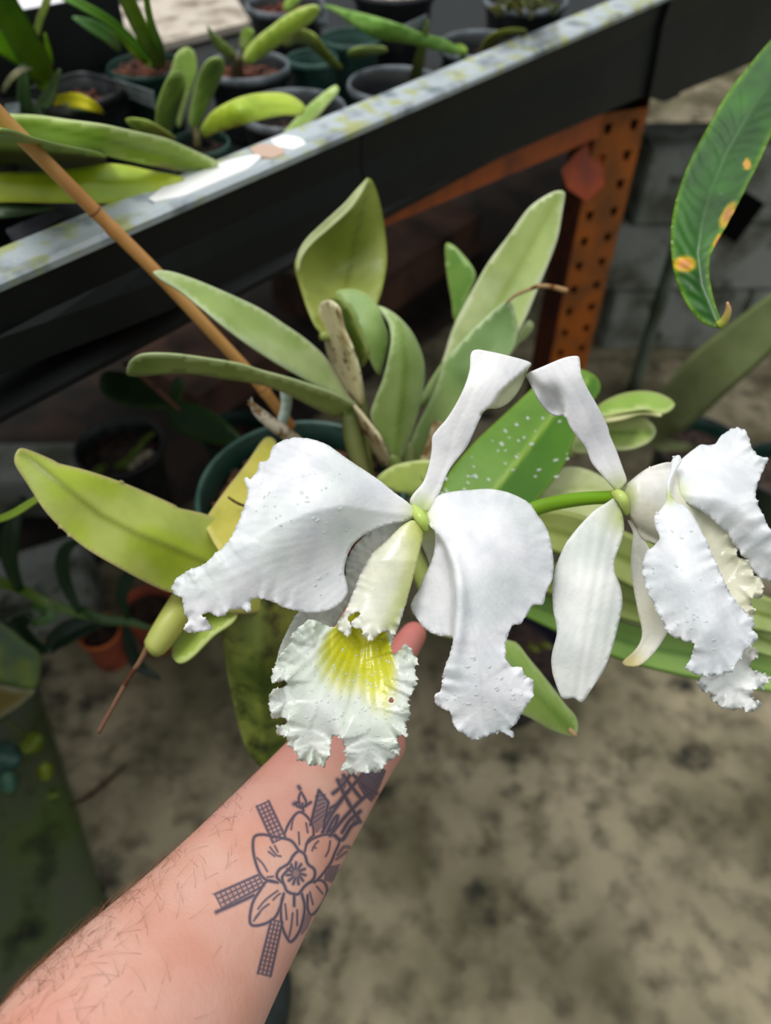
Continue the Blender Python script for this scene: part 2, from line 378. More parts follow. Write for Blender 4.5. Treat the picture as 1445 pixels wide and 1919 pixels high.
# concrete slab: its left edge runs from Fa to Fb in the photo
Fa = Z(70, 1290, .03); Fb = Z(200, 1700, .03); fd = (Fa-Fb)/np.linalg.norm(Fa-Fb); fr = np.array([fd[1], -fd[0], 0])
c0 = Fb-fd*1.1
o = box('floor', c0, fr*6.5, fd*7.0, .03, 0., M_conc, None, .006); struct(o)
o = box('ground', c0-fr*3.2, fr*3.2, fd*7.0, .02, -.02, M_moss, None, 0); struct(o)
# dark soil strip under the bench
o = box('floor_soil', BP(-1.3, -.66, 0), bd*4.2, -bn*1.8, .012, .03, M_dirt, None, 0); struct(o)
o = box('shade_wall_back', (-3.6, 4.6), (8.2, 0), (0, .08), 1.7, 0., M_shadewall, None, 0); struct(o)  # unseen wall, added to keep sky light from under the bench
o = box('shade_wall_left', (-3.6, -1.2), (0, 5.8), (-.08, 0), 1.7, 0., M_shadewall, None, 0); struct(o)  # also added out of view, blocks side light below the bench
# ---------------------------------------------------------------- bench
bench = thing('bench', BP(.9, -.5, 0), 'long bench with a deep black plastic tray, crusted pale edge and orange steel frame', 'bench')
wob = lambda s: .0016*math.sin(s*9)+.001*math.sin(s*23)
ZB = lambda s: np.interp(s, [-1, -.03, .12, .41, 1.03, 1.1, 1.56, 3], [1.04, 1.03, 1.013, 1.005, .967, .942, .904, .80])-.0
def strip(name, prof, s0, s1, mt, n=60, wobble=True):
    V = []; Fs = []; m = len(prof)
    for i in range(n+1):
        s = s0+(s1-s0)*i/n; w = wob(s) if wobble else 0
        for off, z in prof:
            if callable(z): z = z(s)
            V.append(BP(s, off+w, z+w*.6))
    for i in range(n):
        for j in range(m): Fs.append((i*m+j, i*m+(j+1) % m, (i+1)*m+(j+1) % m, (i+1)*m+j))
    Fs.append(tuple(range(m))); Fs.append(tuple(n*m+j for j in range(m))[::-1])
    o = pymesh(name, V, Fs, bench, mt, False)
    bm = bmesh.new(); bm.from_mesh(o.data); bmesh.ops.recalc_face_normals(bm, faces=bm.faces); bm.to_mesh(o.data); bm.free()
    return o
for s0_, s1_, ex in ((-1.2, .395, 0.), (.397, 1.035, .0), (1.037, 1.15, .008), (1.152, 3.2, 0.)):
    strip('tray_side', [(ex, 1.094), (-.006, 1.094), (-.008, lambda s: ZB(s)+.02), (-.004, ZB), (.003+ex, ZB), (.002+ex, lambda s: ZB(s)+.03), (-.003+ex, 1.06)], s0_, s1_, M_black, 30)
strip('tray_edge', [(0.003, 1.093), (0.004, 1.099), (0, 1.102), (-.014, 1.100), (-.04, 1.102), (-.044, 1.099), (-.044, 1.092)], -1.2, 3.2, M_lipmat, 160)
strip('tray_floor', [(-.012, .985), (-.012, .979), (-1.5, .979), (-1.5, .985)], -1.2, 3.2, M_black, 10, False)
strip('tray_side', [(-1.5, 1.10), (-1.49, 1.10), (-1.49, 1.0), (-1.5, 1.0)], -1.2, 3.2, M_black, 10, False)
# patches on the edge; the white ones paint in its bright glare
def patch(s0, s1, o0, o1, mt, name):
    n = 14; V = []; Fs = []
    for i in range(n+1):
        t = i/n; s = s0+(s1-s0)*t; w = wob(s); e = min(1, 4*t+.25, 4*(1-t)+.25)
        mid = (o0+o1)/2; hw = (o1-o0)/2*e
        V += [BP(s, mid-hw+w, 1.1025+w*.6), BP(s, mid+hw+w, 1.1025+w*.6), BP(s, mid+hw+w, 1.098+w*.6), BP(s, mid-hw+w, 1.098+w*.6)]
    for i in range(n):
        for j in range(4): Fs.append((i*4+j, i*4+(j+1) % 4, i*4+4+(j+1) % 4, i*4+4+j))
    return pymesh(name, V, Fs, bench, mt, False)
def s_of(px, py):
    q = Z(px, py, 1.1); return float((q-bA)@bd), float((q-bA)@bn)
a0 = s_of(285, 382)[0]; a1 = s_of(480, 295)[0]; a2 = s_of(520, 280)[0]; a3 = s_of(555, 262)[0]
patch(a0, a1, -.032, -.004, M_white, 'glare_patch'); patch(a1, a2, -.036, -.004, M_tanlabel, 'tan_patch'); patch(a2, a3, -.036, -.004, M_white, 'glare_patch')
# orange beam and perforated post
def beam(name, off0, off1, z0, z1, s0, s1):
    return strip(name, [(off0, z1), (off1, z1), (off1, z0), (off0, z0)], s0, s1, M_orange, 4, False)
OB = lambda s: np.interp(s, [-.9, .07, .28, .49, .97, 1.1], [1.06, .995, .962, .944, .902, .895])
strip('beam', [(-.045, lambda s: OB(s)+.05), (-.085, lambda s: OB(s)+.05), (-.085, OB), (-.045, OB)], -.9, 1.0, M_orange, 20, False)
Mdk = mat('dark_orange_steel', (104, 44, 26), rough=.6, c2=(70, 34, 24), sc=20)
pt = BP(.93, -.05, 0)
def perforated(name, org, u, w, h, pitch, holes, hs, nrm, mt, z0=.03):
    """steel face with real punched holes"""
    u = np.array(u, float); V = []; Fs = []; ny = int(h/pitch)
    xs = [0]+[(holes[i]+holes[i+1])/2 for i in range(len(holes)-1)]+[w]
    for j in range(ny):
        zb = z0+j*pitch; zt = zb+pitch
        for i in range(len(holes)):
            xl, xr = xs[i], xs[i+1]; cx = holes[i]; cz = (zb+zt)/2; b = len(V)
            q = [(xl, zb), (xr, zb), (xr, zt), (xl, zt), (cx-hs*.45, cz-hs*.8), (cx+hs*.45, cz-hs*.8), (cx+hs*.7, cz+hs*.7), (cx-hs*.7, cz+hs*.7)]
            for a, z in q: V.append(np.array([org[0], org[1], 0])+u*a+np.array([0, 0, z]))
            Fs += [(b, b+1, b+5, b+4), (b+1, b+2, b+6, b+5), (b+2, b+3, b+7, b+6), (b+3, b, b+4, b+7)]
    o = pymesh(name, V, Fs, bench, mt, False); md = o.modifiers.new('t', 'SOLIDIFY'); md.thickness = .003; md.offset = 0
    return o
E1 = P(1086, 400, 1.34); E1[2] = 0                     # vertical edge between the dark and the punched face
pu = np.array([.94, .34, 0]); pv = np.array([-.34, .94, 0])
Mpf = mat('orange_punched_face', (168, 88, 22), rough=.5, c2=(120, 70, 30), sc=16)
perforated('post_face', E1, pu, .094, .95, .05, [.022, .072], .0115, None, Mpf)
perforated('post_side', E1, pv, .066, .95, .05, [.033], .007, None, Mdk)
box('post_back_and_shade', E1[:2]+pv[:2]*.066, pu[:2]*.094, pv[:2]*.004, .94, .03, M_black, bench, 0)  # black plate paints in the shade inside the post
box('post_back_and_shade', E1[:2]+pu[:2]*.09, pu[:2]*.004, pv[:2]*.066, .94, .03, Mdk, bench, 0)
box('post_hole_shade', E1[:2]+pu[:2]*.02+pv[:2]*.02, pu[:2]*.06, pv[:2]*.03, .92, .03, M_black, bench, 0)  # black core added so the punched holes look shaded inside
# bracket where the beam meets the post
br = [P(1052, 318, 1.22), P(1098, 268, 1.25), P(1132, 285, 1.28), P(1128, 350, 1.30), P(1100, 378, 1.29), P(1062, 352, 1.25)]
V = [p for p in br]+[p+np.array([.008, .014, -.004]) for p in br]; n6 = 6
pymesh('bracket', V, [tuple(range(6)), tuple(range(11, 5, -1))]+[(i, (i+1) % 6, 6+(i+1) % 6, 6+i) for i in range(6)], bench, mat('red_orange_steel', (178, 74, 36), rough=.5, c2=(140, 60, 34), sc=20), False)
# other legs of the bench, out of sight
for s_, of_ in ((-1.0, -.08), (-1.0, -1.4), (.93, -1.4), (3.0, -.08), (3.0, -1.4)):
    q = BP(s_, of_, 0); box('leg', q[:2], bd[:2]*.07, -bn[:2]*.05, .96, .03, M_orange, bench, .002)
strip('cross_rail', [(-.09, .975), (-.09, .945), (-1.40, .945), (-1.40, .975)], -.99, -.93, M_orange, 1, False)
strip('cross_rail', [(-.09, .975), (-.09, .945), (-1.40, .945), (-1.40, .975)], .94, 1.0, M_orange, 1, False)
beam('beam', -1.40, -1.44, .91, .975, -1.0, 3.0)
# ---------------------------------------------------------------- right background
b1 = Z(1145, 655, .03); b2 = Z(1470, 650, .03); wv = b2-b1; wv[2] = 0; wl = np.linalg.norm(wv); wu = wv/wl; wn = np.array([-wu[1], wu[0], 0])
Q = thing('block_wall', b1+wv*.5, 'low limewashed concrete block wall stained with black mildew behind the orange post', 'wall')
bw, bh = .40, .20
for j in range(3):
    for i in range(3):
        x = -.03+(i-.5*(j % 2))*bw
        if x > wl+.1: continue
        hollow = (j == 1 and i == 2)
        c = b1+wu*x; ln = bw-.006
        if hollow:
            c2 = Z(1388, 410, .33)
        box('block', c[:2], wu[:2]*ln, wn[:2]*.18, bh-.006, .03+j*bh, M_block, Q, .006)
hc = None
for (px_, py_) in ((1383, 402),):
    # dark square mouth of a drain box on the wall face
    r = ray(px_, py_); t = ((b1-CAM)@wn)/(r@wn); hc = CAM+r*t
M_void = mat('black_void', (8, 7, 7), rough=1., spec=.1)
Q2 = thing('drain_box', hc, 'small square black opening in the pale block wall beside the pleated leaf', 'opening')
a = math.radians(28); e1 = wu*math.cos(a)*.075-np.array([0, 0, 1])*math.sin(a)*.075; e2 = np.array([0, 0, 1])*math.cos(a)*.125+wu*math.sin(a)*.08
h0 = hc-wn*.02
quadslab('mouth', [h0-e1/2-e2/2, h0+e1/2-e2/2, h0+e1/2+e2/2, h0-e1/2+e2/2], .012, M_void, Q2, .001)
quadslab('frame', [h0+wn*.004-e1*.56-e2*.56, h0+wn*.004+e1*.56-e2*.56, h0+wn*.004+e1*.56+e2*.56, h0+wn*.004-e1*.56+e2*.56], .012, M_block, Q2, .001)
M_pipe = mat('grey_green_pipe', (92, 104, 92), rough=.4, c2=(60, 70, 58), sc=10)
pb = Z(1182, 742, .03); V, Fs = tube_mesh([pb+np.array([0, 0, z]) for z in np.linspace(0, .56, 8)], [.017]*8, 16)
o = pymesh('pipe', V, Fs, None, M_pipe); tag(o, 'upright grey-green pipe standing on the floor right of the orange post', 'pipe')
# things under the bench
M_board = mat('brown_board', (110, 76, 60), rough=.85, c2=(52, 38, 32), sc=7, lo=.4, hi=.65)
for (x0, y0, x1, y1, w, h, lab) in ((380, 800, 560, 690, .3, .10, 'reddish brown board on the dark soil left of the orchid leaves'), (660, 640, 900, 470, .34, .14, 'worn brown board on the dark soil under the bench behind the orchid')):
    a_ = Z(x0, y0, .045); c_ = Z(x1, y1, .045); v = c_-a_; nv = np.array([-v[1], v[0]])/np.linalg.norm(v)*w
    o = box('board', a_[:2], v[:2], nv, h, .043, M_board, None, .004); tag(o, lab, 'board')
# ---------------------------------------------------------------- the orchid in its pot
OC = P(565, 918, .665)
orchid = thing('potted_orchid', OC-np.array([0, 0, .15]), 'white-flowered orchid with broad green leaves in a dark green pot held by the hand', 'orchid')
pot_parts(OC, .0925, .145, M_gpot, M_teal, M_bark, orchid, fill=.02, nb=260)
YG = (176, 186, 88); GR = (150, 172, 96); PALE = (190, 203, 150); DG = (88, 128, 48)
def grp(x, y, a, b, seed=0): return vnoise(x, y, a, seed)
# --- leaves behind (depth .5 - .75)
def L(o, ctrl, col, mid=None, fold=.0, mt=M_leaf, th=.0018, sp=9, **k): return sheet('leaf', o, ctrl, orchid, mt, th=th, sp=sp, mid=mid, fold=fold, col=col, **k)
# big yellow green leaf at left
m1 = [(36, 846), (60, 862), (104, 898), (188, 965), (250, 998), (313, 1023), (400, 1060), (480, 1090)]
L([(30, 848), (45, 840), (100, 862), (110, 868), (165, 882), (240, 908), (325, 945), (336, 952), (390, 965), (440, 992), (520, 1030), (520, 1130), (440, 1150), (360, 1120), (300, 1104), (215, 1060), (150, 1020), (90, 965), (50, 905), (28, 870)],
  [(30, 850, .47), (150, 900, .475), (150, 990, .47), (300, 960, .50), (300, 1080, .49), (500, 1090, .54)],
  leafcol((170, 182, 84), (122, 134, 30), 6, (196, 184, 128), 3, (158, 178, 40), .012, .9, 3), m1, -.35, th=.0022, sp=7, extra=lambda x, y: .0015*np.sin(x*.02+y*.03))
# yellow dying leaf running down behind the left petal
L([(497, 820), (519, 832), (506, 872), (474, 905), (466, 960), (450, 1010), (420, 1040), (385, 985), (388, 968), (425, 915), (462, 868)],
  [(505, 825, .60), (400, 980, .53), (460, 940, .55)], leafcol((196, 186, 84), None, 4, (206, 196, 120), 4, (172, 168, 62), .015, .8, 4), None)
# wrinkled ring on that yellow stalk
tube('leaf_scar', [(428, 932, .535, 2.2), (445, 943, .53, 2.6), (464, 950, .53, 2.4)], orchid, M_dead, (96, 74, 60), step=4)
# big cupped leaf, top
L([(689, 333), (702, 347), (713, 382), (722, 436), (725, 488), (716, 540), (706, 572), (695, 620), (668, 655), (632, 640), (598, 619), (580, 586), (564, 536), (555, 500), (561, 478), (578, 455), (614, 422), (650, 392), (671, 361)],
  [(689, 335, .66), (722, 436, .685), (716, 540, .67), (668, 655, .65), (598, 619, .645), (640, 500, .70), (560, 500, .645), (614, 428, .65), (655, 396, .65)],
  leafcol((142, 152, 62), (112, 122, 44), 4, None, 3, (128, 142, 52), .008, .8, 5), [(690, 350), (665, 450), (645, 560), (640, 640)], 0.)
ribbon('leaf_rim', [(689, 336, .655, 2), (672, 360, .645, 6), (650, 388, .64, 8), (614, 421, .64, 8), (580, 452, .637, 7), (562, 480, .637, 5), (558, 510, .64, 1.5)], orchid, M_leaf, (196, 204, 150), fold=.3, step=8)
# curled leaf with its dark underside behind the dry sheath
L([(610, 566), (635, 558), (655, 580), (668, 606), (682, 640), (690, 665), (675, 690), (650, 670), (630, 640), (612, 610)], [(610, 570, .64), (690, 665, .63), (640, 640, .65)], leafcol((98, 122, 44), None, 3, (150, 165, 90), 4))
L([(628, 548), (660, 541), (689, 552), (708, 573), (720, 602), (729, 635), (722, 673), (711, 704), (693, 675), (678, 637), (667, 604), (652, 575)],
  [(640, 548, .64), (700, 570, .63), (725, 630, .63), (711, 700, .64), (670, 604, .625), (695, 620, .620)], leafcol((132, 160, 84), None, 3, (160, 182, 118), 4, (110, 146, 62), .02, .6, 7))
# big upright leaf in the middle
L([(708, 573), (735, 584), (760, 606), (780, 635), (795, 677), (795, 719), (786, 765), (773, 812), (756, 851), (739, 878), (729, 850), (710, 818), (694, 781), (702, 750), (717, 712), (727, 673), (733, 635), (727, 602)],
  [(735, 584, .62), (795, 690, .63), (739, 878, .665), (695, 781, .64), (730, 650, .605), (755, 750, .63)], leafcol((150, 172, 104), (118, 146, 62), 6, (180, 198, 146), 3, (132, 160, 82), .014, .6, 8), [(748, 600), (760, 680), (752, 760), (742, 850)], -.3)
# long leaf reaching up left
L([(288, 508), (318, 508), (365, 523), (427, 549), (486, 577), (531, 606), (573, 635), (610, 669), (631, 702), (652, 739), (672, 760), (660, 756), (618, 733), (577, 712), (527, 684), (469, 647), (419, 610), (374, 573), (336, 543), (303, 523)],
  [(290, 508, .545), (420, 578, .56), (550, 660, .60), (665, 757, .65), (560, 625, .61)], leafcol((176, 194, 132), None, 4, (202, 214, 172), 3, (146, 172, 84), .012, .7, 9), [(300, 512), (420, 580), (540, 650), (660, 752)], .25)
# lower narrow leaf to the left
L([(238, 695), (239, 704), (262, 706), (303, 702), (357, 701), (427, 712), (486, 721), (535, 738), (585, 763), (627, 783), (643, 777), (662, 760), (627, 740), (581, 723), (535, 709), (490, 697), (448, 684), (386, 674), (324, 666), (270, 666), (246, 678)],
  [(240, 695, .56), (400, 690, .565), (535, 722, .60), (650, 768, .65)], leafcol((160, 180, 104), None, 4, (190, 204, 150), 3, (124, 150, 62), .01, .6, 10), [(240, 700), (400, 692), (540, 722), (650, 768)], .25)
L([(648, 745), (664, 756), (676, 790), (670, 806), (656, 800), (644, 775)], [(650, 750, .65), (670, 806, .66)], leafcol((120, 146, 66)))
# pseudobulbs and sheaths
def bulb(pts, col, c2=None, lab=None):
    o = tube('pseudobulb', pts, orchid, M_leaf, col, c2, 14, 8); return o
bulb([(655, 775, .655, 14), (660, 810, .66, 18), (670, 850, .665, 18), (686, 895, .67, 12), (690, 930, .68, 9)], (138, 148, 88), (120, 120, 70))
bulb([(735, 850, .665, 12), (742, 880, .67, 14), (735, 920, .685, 9)], (124, 142, 74))
bulb([(770, 830, .69, 12), (765, 880, .69, 15), (745, 925, .69, 9)], (140, 150, 92))
tube('rhizome', [(540, 880, .665, 9), (610, 905, .66, 10), (690, 925, .675, 11), (750, 920, .685, 10), (810, 905, .69, 9)], orchid, M_stem, (96, 92, 52), None, 12, 10)
L([(600, 568), (618, 564), (635, 580), (643, 615), (659, 652), (672, 694), (678, 735), (676, 760), (660, 754), (635, 714), (617, 677), (605, 627), (597, 590)],
  [(610, 570, .625), (660, 700, .635), (640, 640, .622), (672, 758, .65)], leafcol((206, 196, 152), None, 3, (220, 214, 176), 3), mt=mat('speckled_sheath', attr=True, rough=.7, c2=(120, 92, 66), sc=110, lo=.56, hi=.66, c3=(190, 175, 150), sc3=18, bump=.2, bsc=200), sp=7, label='cream dry sheath speckled with brown')
L([(660, 760), (672, 770), (692, 795), (712, 822), (727, 862), (722, 876), (706, 862), (686, 836), (672, 800)], [(662, 762, .642), (700, 820, .64), (724, 872, .655)], leafcol((186, 172, 132), None, 3, (206, 196, 160), 3), mt=M_dead, sp=6)
V_ = [(471, 756, .60, 5), (484, 772, .605, 10), (505, 790, .61, 12), (530, 808, .62, 13), (560, 830, .64, 11)]
tube('cut_stem', V_, orchid, M_dead, (214, 206, 190), (196, 184, 160), 14, 5)
for dx, dy in ((-8, -8), (-2, -14), (-10, -1)): tube('frayed_fibre', [(473, 758, .60, 3), (473+dx, 758+dy, .598, .8)], orchid, M_dead, (222, 214, 196), n=6, step=4)
L([(527, 728), (545, 734), (547, 760), (536, 800), (524, 812), (520, 790), (528, 760)], [(530, 730, .66), (530, 810, .665)], leafcol((150, 166, 156), None, 3, (178, 192, 182), 3), mt=M_leafg)
# right hand group of leaves
m8 = [(1041, 372), (990, 470), (940, 560), (905, 640), (880, 700)]
L([(1058, 361), (1041, 358), (1012, 373), (987, 394), (954, 440), (917, 489), (888, 539), (863, 585), (846, 622), (834, 662), (822, 700), (812, 760), (870, 760), (930, 700), (958, 660), (966, 631), (979, 606), (991, 581), (1008, 539), (1029, 489), (1045, 444), (1054, 392)],
  [(1050, 362, .66), (950, 440, .68), (1030, 489, .675), (900, 600, .70), (960, 655, .69), (830, 750, .71)], leafcol((186, 200, 138), (150, 170, 84), 7, (212, 220, 182), 3, (168, 188, 104), .009, .8, 11), m8, .22)
L([(834, 460), (847, 458), (867, 477), (884, 499), (891, 519), (880, 548), (864, 590), (850, 600), (846, 564), (838, 519)], [(840, 460, .74), (870, 590, .74), (890, 520, .73)], leafcol((110, 150, 60), None, 3, (150, 180, 100), 3, (92, 136, 48), .02, .5, 12), mt=M_leafg)
L([(962, 647), (971, 625), (991, 601), (1001, 610), (988, 632), (972, 645), (960, 662), (940, 680)], [(990, 605, .69), (950, 670, .70)], leafcol((160, 182, 112), None, 3, (200, 212, 160), 3))
L([(950, 564), (966, 589), (970, 622), (963, 650), (940, 690), (906, 740), (870, 790), (830, 830), (803, 862), (790, 880), (762, 862), (775, 813), (800, 763), (821, 714), (834, 676), (860, 645), (896, 608)],
  [(950, 566, .645), (970, 622, .655), (896, 612, .655), (880, 700, .65), (775, 860, .69), (830, 720, .665)], leafcol((142, 168, 100), None, 4, (176, 198, 146), 3, (116, 148, 86), .008, .9, 13), [(950, 566), (915, 660), (850, 760), (790, 860)], .2)
L([(815, 790), (838, 800), (836, 850), (822, 872), (790, 868), (802, 830)], [(820, 795, .665), (810, 870, .67)], leafcol((176, 160, 122), None, 3, None, 3), mt=M_dead)
L([(790, 745), (830, 680), (838, 690), (812, 740), (792, 765)], [(795, 755, .70), (832, 685, .70)], leafcol((150, 170, 108)))
tube('dry_tendril', [(948, 570, .643, 2.5), (962, 556, .64, 3), (985, 545, .637, 3.5), (1012, 536, .635, 4), (1040, 539, .635, 4.5), (1062, 546, .637, 6)], orchid, M_dead, (150, 130, 96), (176, 138, 96), 10, 5)
# wet dark green leaf
def wetcol(x, y, eb, md, sd):
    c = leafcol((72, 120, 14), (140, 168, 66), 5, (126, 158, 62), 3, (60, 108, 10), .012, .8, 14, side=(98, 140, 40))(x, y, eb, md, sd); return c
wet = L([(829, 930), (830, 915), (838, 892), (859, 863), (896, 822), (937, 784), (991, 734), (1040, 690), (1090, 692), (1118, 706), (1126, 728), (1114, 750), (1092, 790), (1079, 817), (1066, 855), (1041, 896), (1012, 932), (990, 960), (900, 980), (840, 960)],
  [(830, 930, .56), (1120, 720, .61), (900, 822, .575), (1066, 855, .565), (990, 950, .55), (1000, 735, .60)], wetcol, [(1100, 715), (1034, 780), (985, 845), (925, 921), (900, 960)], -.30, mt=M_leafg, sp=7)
drops('dew_drops', wet, 42, wet, px=6.5, region=lambda X, Y: (abs((X-870)*-.72-(Y-905)*1.) < 45 and Y > 770) or (1000 < X < 1070 and 830 < Y < 900), sz=(.4, .95))
# small leaves to the right
L([(1118, 762), (1157, 740), (1203, 732), (1241, 739), (1265, 757), (1241, 774), (1211, 766), (1170, 771), (1120, 780)], [(1120, 770, .66), (1265, 757, .64), (1200, 735, .67)], leafcol((150, 182, 84), None, 3, (190, 206, 130), 3, (132, 168, 62), .02, .6, 15), mt=M_leafg)
L([(1118, 778), (1170, 772), (1211, 764), (1241, 772), (1235, 778), (1200, 774), (1170, 783), (1120, 790)], [(1120, 785, .655), (1240, 773, .632), (1180, 778, .64)], leafcol((206, 206, 150)))
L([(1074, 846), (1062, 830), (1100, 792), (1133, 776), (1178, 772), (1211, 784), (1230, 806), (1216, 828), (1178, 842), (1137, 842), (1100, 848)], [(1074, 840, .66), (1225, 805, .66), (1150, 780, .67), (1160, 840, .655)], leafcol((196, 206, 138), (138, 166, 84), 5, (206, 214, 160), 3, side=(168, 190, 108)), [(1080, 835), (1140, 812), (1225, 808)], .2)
L([(1000, 930), (1020, 900), (1054, 876), (1095, 878), (1137, 898), (1160, 918), (1160, 950), (1100, 975), (1030, 965)], [(1010, 930, .58), (1160, 930, .60), (1070, 880, .60)], leafcol((186, 194, 138), (160, 172, 104), 4, (200, 206, 160), 3), [(1010, 930), (1090, 910), (1160, 925)], .2)
L([(706, 896), (742, 871), (805, 862), (822, 880), (800, 905), (775, 925), (746, 922), (716, 912)], [(710, 897, .62), (810, 880, .60), (770, 920, .61)], leafcol((172, 188, 98), None, 3, (196, 204, 140), 3, (150, 172, 72), .02, .6, 16))
# broad leaves passing behind the second flower
ribbon('leaf', [(985, 990, .56, 34), (1060, 1000, .56, 42), (1180, 1050, .57, 46), (1300, 1110, .58, 44), (1460, 1160, .60, 30)], orchid, M_leaf, (150, 160, 84), fold=.3, c2=(170, 186, 116), midc=(120, 134, 54))
ribbon('leaf', [(1000, 1075, .60, 26), (1080, 1095, .60, 34), (1190, 1130, .60, 36), (1330, 1160, .60, 36), (1460, 1210, .61, 26)], orchid, M_leaf, (146, 160, 74), fold=.3, c2=(160, 180, 104), midc=(120, 136, 50))
ribbon('leaf', [(930, 1110, .62, 18), (1040, 1150, .62, 30), (1180, 1205, .62, 36), (1330, 1235, .62, 42), (1470, 1270, .62, 30)], orchid, M_leafg, (116, 156, 62), fold=.3, c2=(150, 182, 96), midc=(96, 136, 44))
# lower leaf with pointed end
L([(945, 1196), (968, 1204), (992, 1234), (1025, 1274), (1060, 1320), (1079, 1342), (1083, 1368), (1071, 1379), (1033, 1368), (997, 1347), (965, 1330), (930, 1290), (900, 1230), (860, 1200), (800, 1180), (800, 1120), (880, 1150)],
  [(800, 1150, .58), (950, 1230, .54), (1078, 1372, .50), (1000, 1330, .515)], leafcol((150, 178, 86), (110, 146, 40), 8, (188, 206, 142), 3, (132, 164, 64), .012, .7, 17), [(840, 1160), (940, 1225), (1010, 1300), (1075, 1370)], -.3)
tube('leaf_tip', [(1066, 1366, .502, 5), (1077, 1376, .50, 4), (1081, 1380, .5, 1)], orchid, M_dead, (206, 170, 128), n=8, step=4)
# leaves and cut stalk below the left petal
tube('cut_stalk', [(380, 1085, .54, 30), (350, 1125, .53, 29), (325, 1160, .52, 27), (295, 1205, .515, 24), (285, 1214, .515, 21)], orchid, M_leaf, (176, 178, 78), (186, 192, 104), 16, 8)
tube('old_root', [(277, 1211, .512, 6), (262, 1240, .51, 5), (240, 1272, .505, 4.5), (215, 1318, .50, 4.5), (196, 1352, .497, 4.5), (184, 1374, .495, 4)], orchid, M_dead, (120, 92, 66), (112, 78, 64), 10, 6)
L([(360, 1130), (440, 1120), (440, 1160), (400, 1190), (360, 1230), (335, 1242), (322, 1228), (326, 1200), (345, 1165)], [(330, 1235, .52), (430, 1130, .54), (350, 1180, .535)], leafcol((166, 186, 84), None, 3, (186, 202, 120), 3, (140, 168, 58), .02, .7, 18))
L([(412, 1130), (470, 1095), (545, 1100), (600, 1140), (580, 1200), (545, 1260), (530, 1310), (545, 1400), (548, 1428), (500, 1445), (460, 1400), (440, 1330), (425, 1260), (415, 1190)],
  [(420, 1140, .53), (560, 1130, .55), (440, 1300, .56), (540, 1380, .575), (490, 1430, .58), (495, 1250, .545)], leafcol((132, 140, 56), (96, 108, 34), 6, (150, 156, 84), 3, (100, 114, 40), .02, .9, 19), [(500, 1110), (490, 1250), (505, 1420)], -.25, mt=M_leafo)
# leaf bases and old bulbs running back to the rhizome
for pts in ([(505, 1075, .546, 26), (540, 1010, .59, 20), (580, 950, .64, 14), (610, 915, .665, 9)],
            [(425, 1010, .53, 12), (500, 960, .60, 10), (590, 915, .665, 8)],
            [(395, 1070, .545, 24), (470, 1010, .60, 18), (570, 940, .655, 12), (605, 915, .668, 8)],
            [(520, 1115, .552, 20), (560, 1040, .60, 16), (600, 960, .65, 12), (630, 920, .67, 8)],
            [(400, 1140, .54, 12), (500, 1050, .60, 12), (600, 940, .665, 8)],
            [(815, 1130, .585, 20), (780, 1050, .62, 16), (750, 970, .66, 12), (735, 925, .68, 8)],
            [(880, 965, .56, 26), (840, 950, .60, 16), (780, 925, .67, 10), (750, 918, .685, 8)],
            [(990, 1000, .56, 18), (930, 985, .60, 12), (840, 940, .66, 9), (790, 918, .69, 8)],
            [(1005, 1075, .60, 16), (920, 1030, .63, 12), (830, 950, .68, 8)],
            [(935, 1110, .62, 12), (880, 1040, .65, 10), (810, 950, .69, 8)],
            [(1015, 930, .585, 16), (930, 935, .64, 10), (820, 915, .69, 7)],
            [(1120, 765, .665, 6), (1060, 830, .67, 6), (940, 900, .68, 6), (830, 915, .69, 6)],
            [(1072, 845, .66, 10), (1000, 880, .67, 8), (860, 912, .69, 6)],
            [(862, 598, .742, 9), (845, 700, .725, 7), (815, 820, .70, 7), (790, 900, .69, 7)],
            [(800, 892, .605, 12), (775, 905, .65, 8), (755, 915, .685, 6)],
            [(600, 630, .648, 8), (640, 640, .655, 12), (672, 720, .66, 9), (690, 860, .672, 8), (700, 920, .68, 7)],
            [(528, 812, .663, 4), (560, 870, .668, 4), (590, 905, .67, 4)]):
    tube('pseudobulb', pts, orchid, M_leaf, (150, 164, 84), (128, 132, 76), 14, 10)
# ---------------------------------------------------------------- flower one
WH = (247, 247, 250)
def petcol(base, tint=(228, 236, 222), bx=(788, 968), R=90, vein=None, amt=.6, bg_=(206, 216, 150)):
    def f(x, y, eb, md, sd):
        c = np.tile(np.array(base, float), (len(x), 1))
        k = ss(-.1, .5, vnoise(x, y, .011, 5))[:, None]*amt; c = c*(1-k)+np.array(tint, float)*k
        r = np.hypot(x-bx[0], y-bx[1]); aa = np.arctan2(y-bx[1], x-bx[0]); k = (np.clip(np.sin(aa*120+2*np.sin(r*.02)), 0, 1)*.045*ss(60, 160, r))[:, None]; c = c*(1-k)+np.array((150, 160, 150.))*k
        k = np.exp(-(r/R)**2)[:, None]; c = c*(1-k)+np.array(bg_, float)*k
        if vein is not None and md is not None:
            k = (np.exp(-(md/2.2)**2)*.25)[:, None]; c = c*(1-k)+np.array(vein, float)*k
        return c
    return f
fl = bpy.data.objects.new('flower', None)
def mk_flower(label, c):
    f = bpy.data.objects.new('flower', None); COL.objects.link(f); f.location = [float(v) for v in c]; f.parent = orchid
    f.matrix_parent_inverse = Matrix.Translation(-Vector(orchid.location)); f['label'] = label; return f
bpy.data.objects.remove(fl)
f1 = mk_flower('large open white flower facing the camera with a yellow throat', P(788, 968, .395))
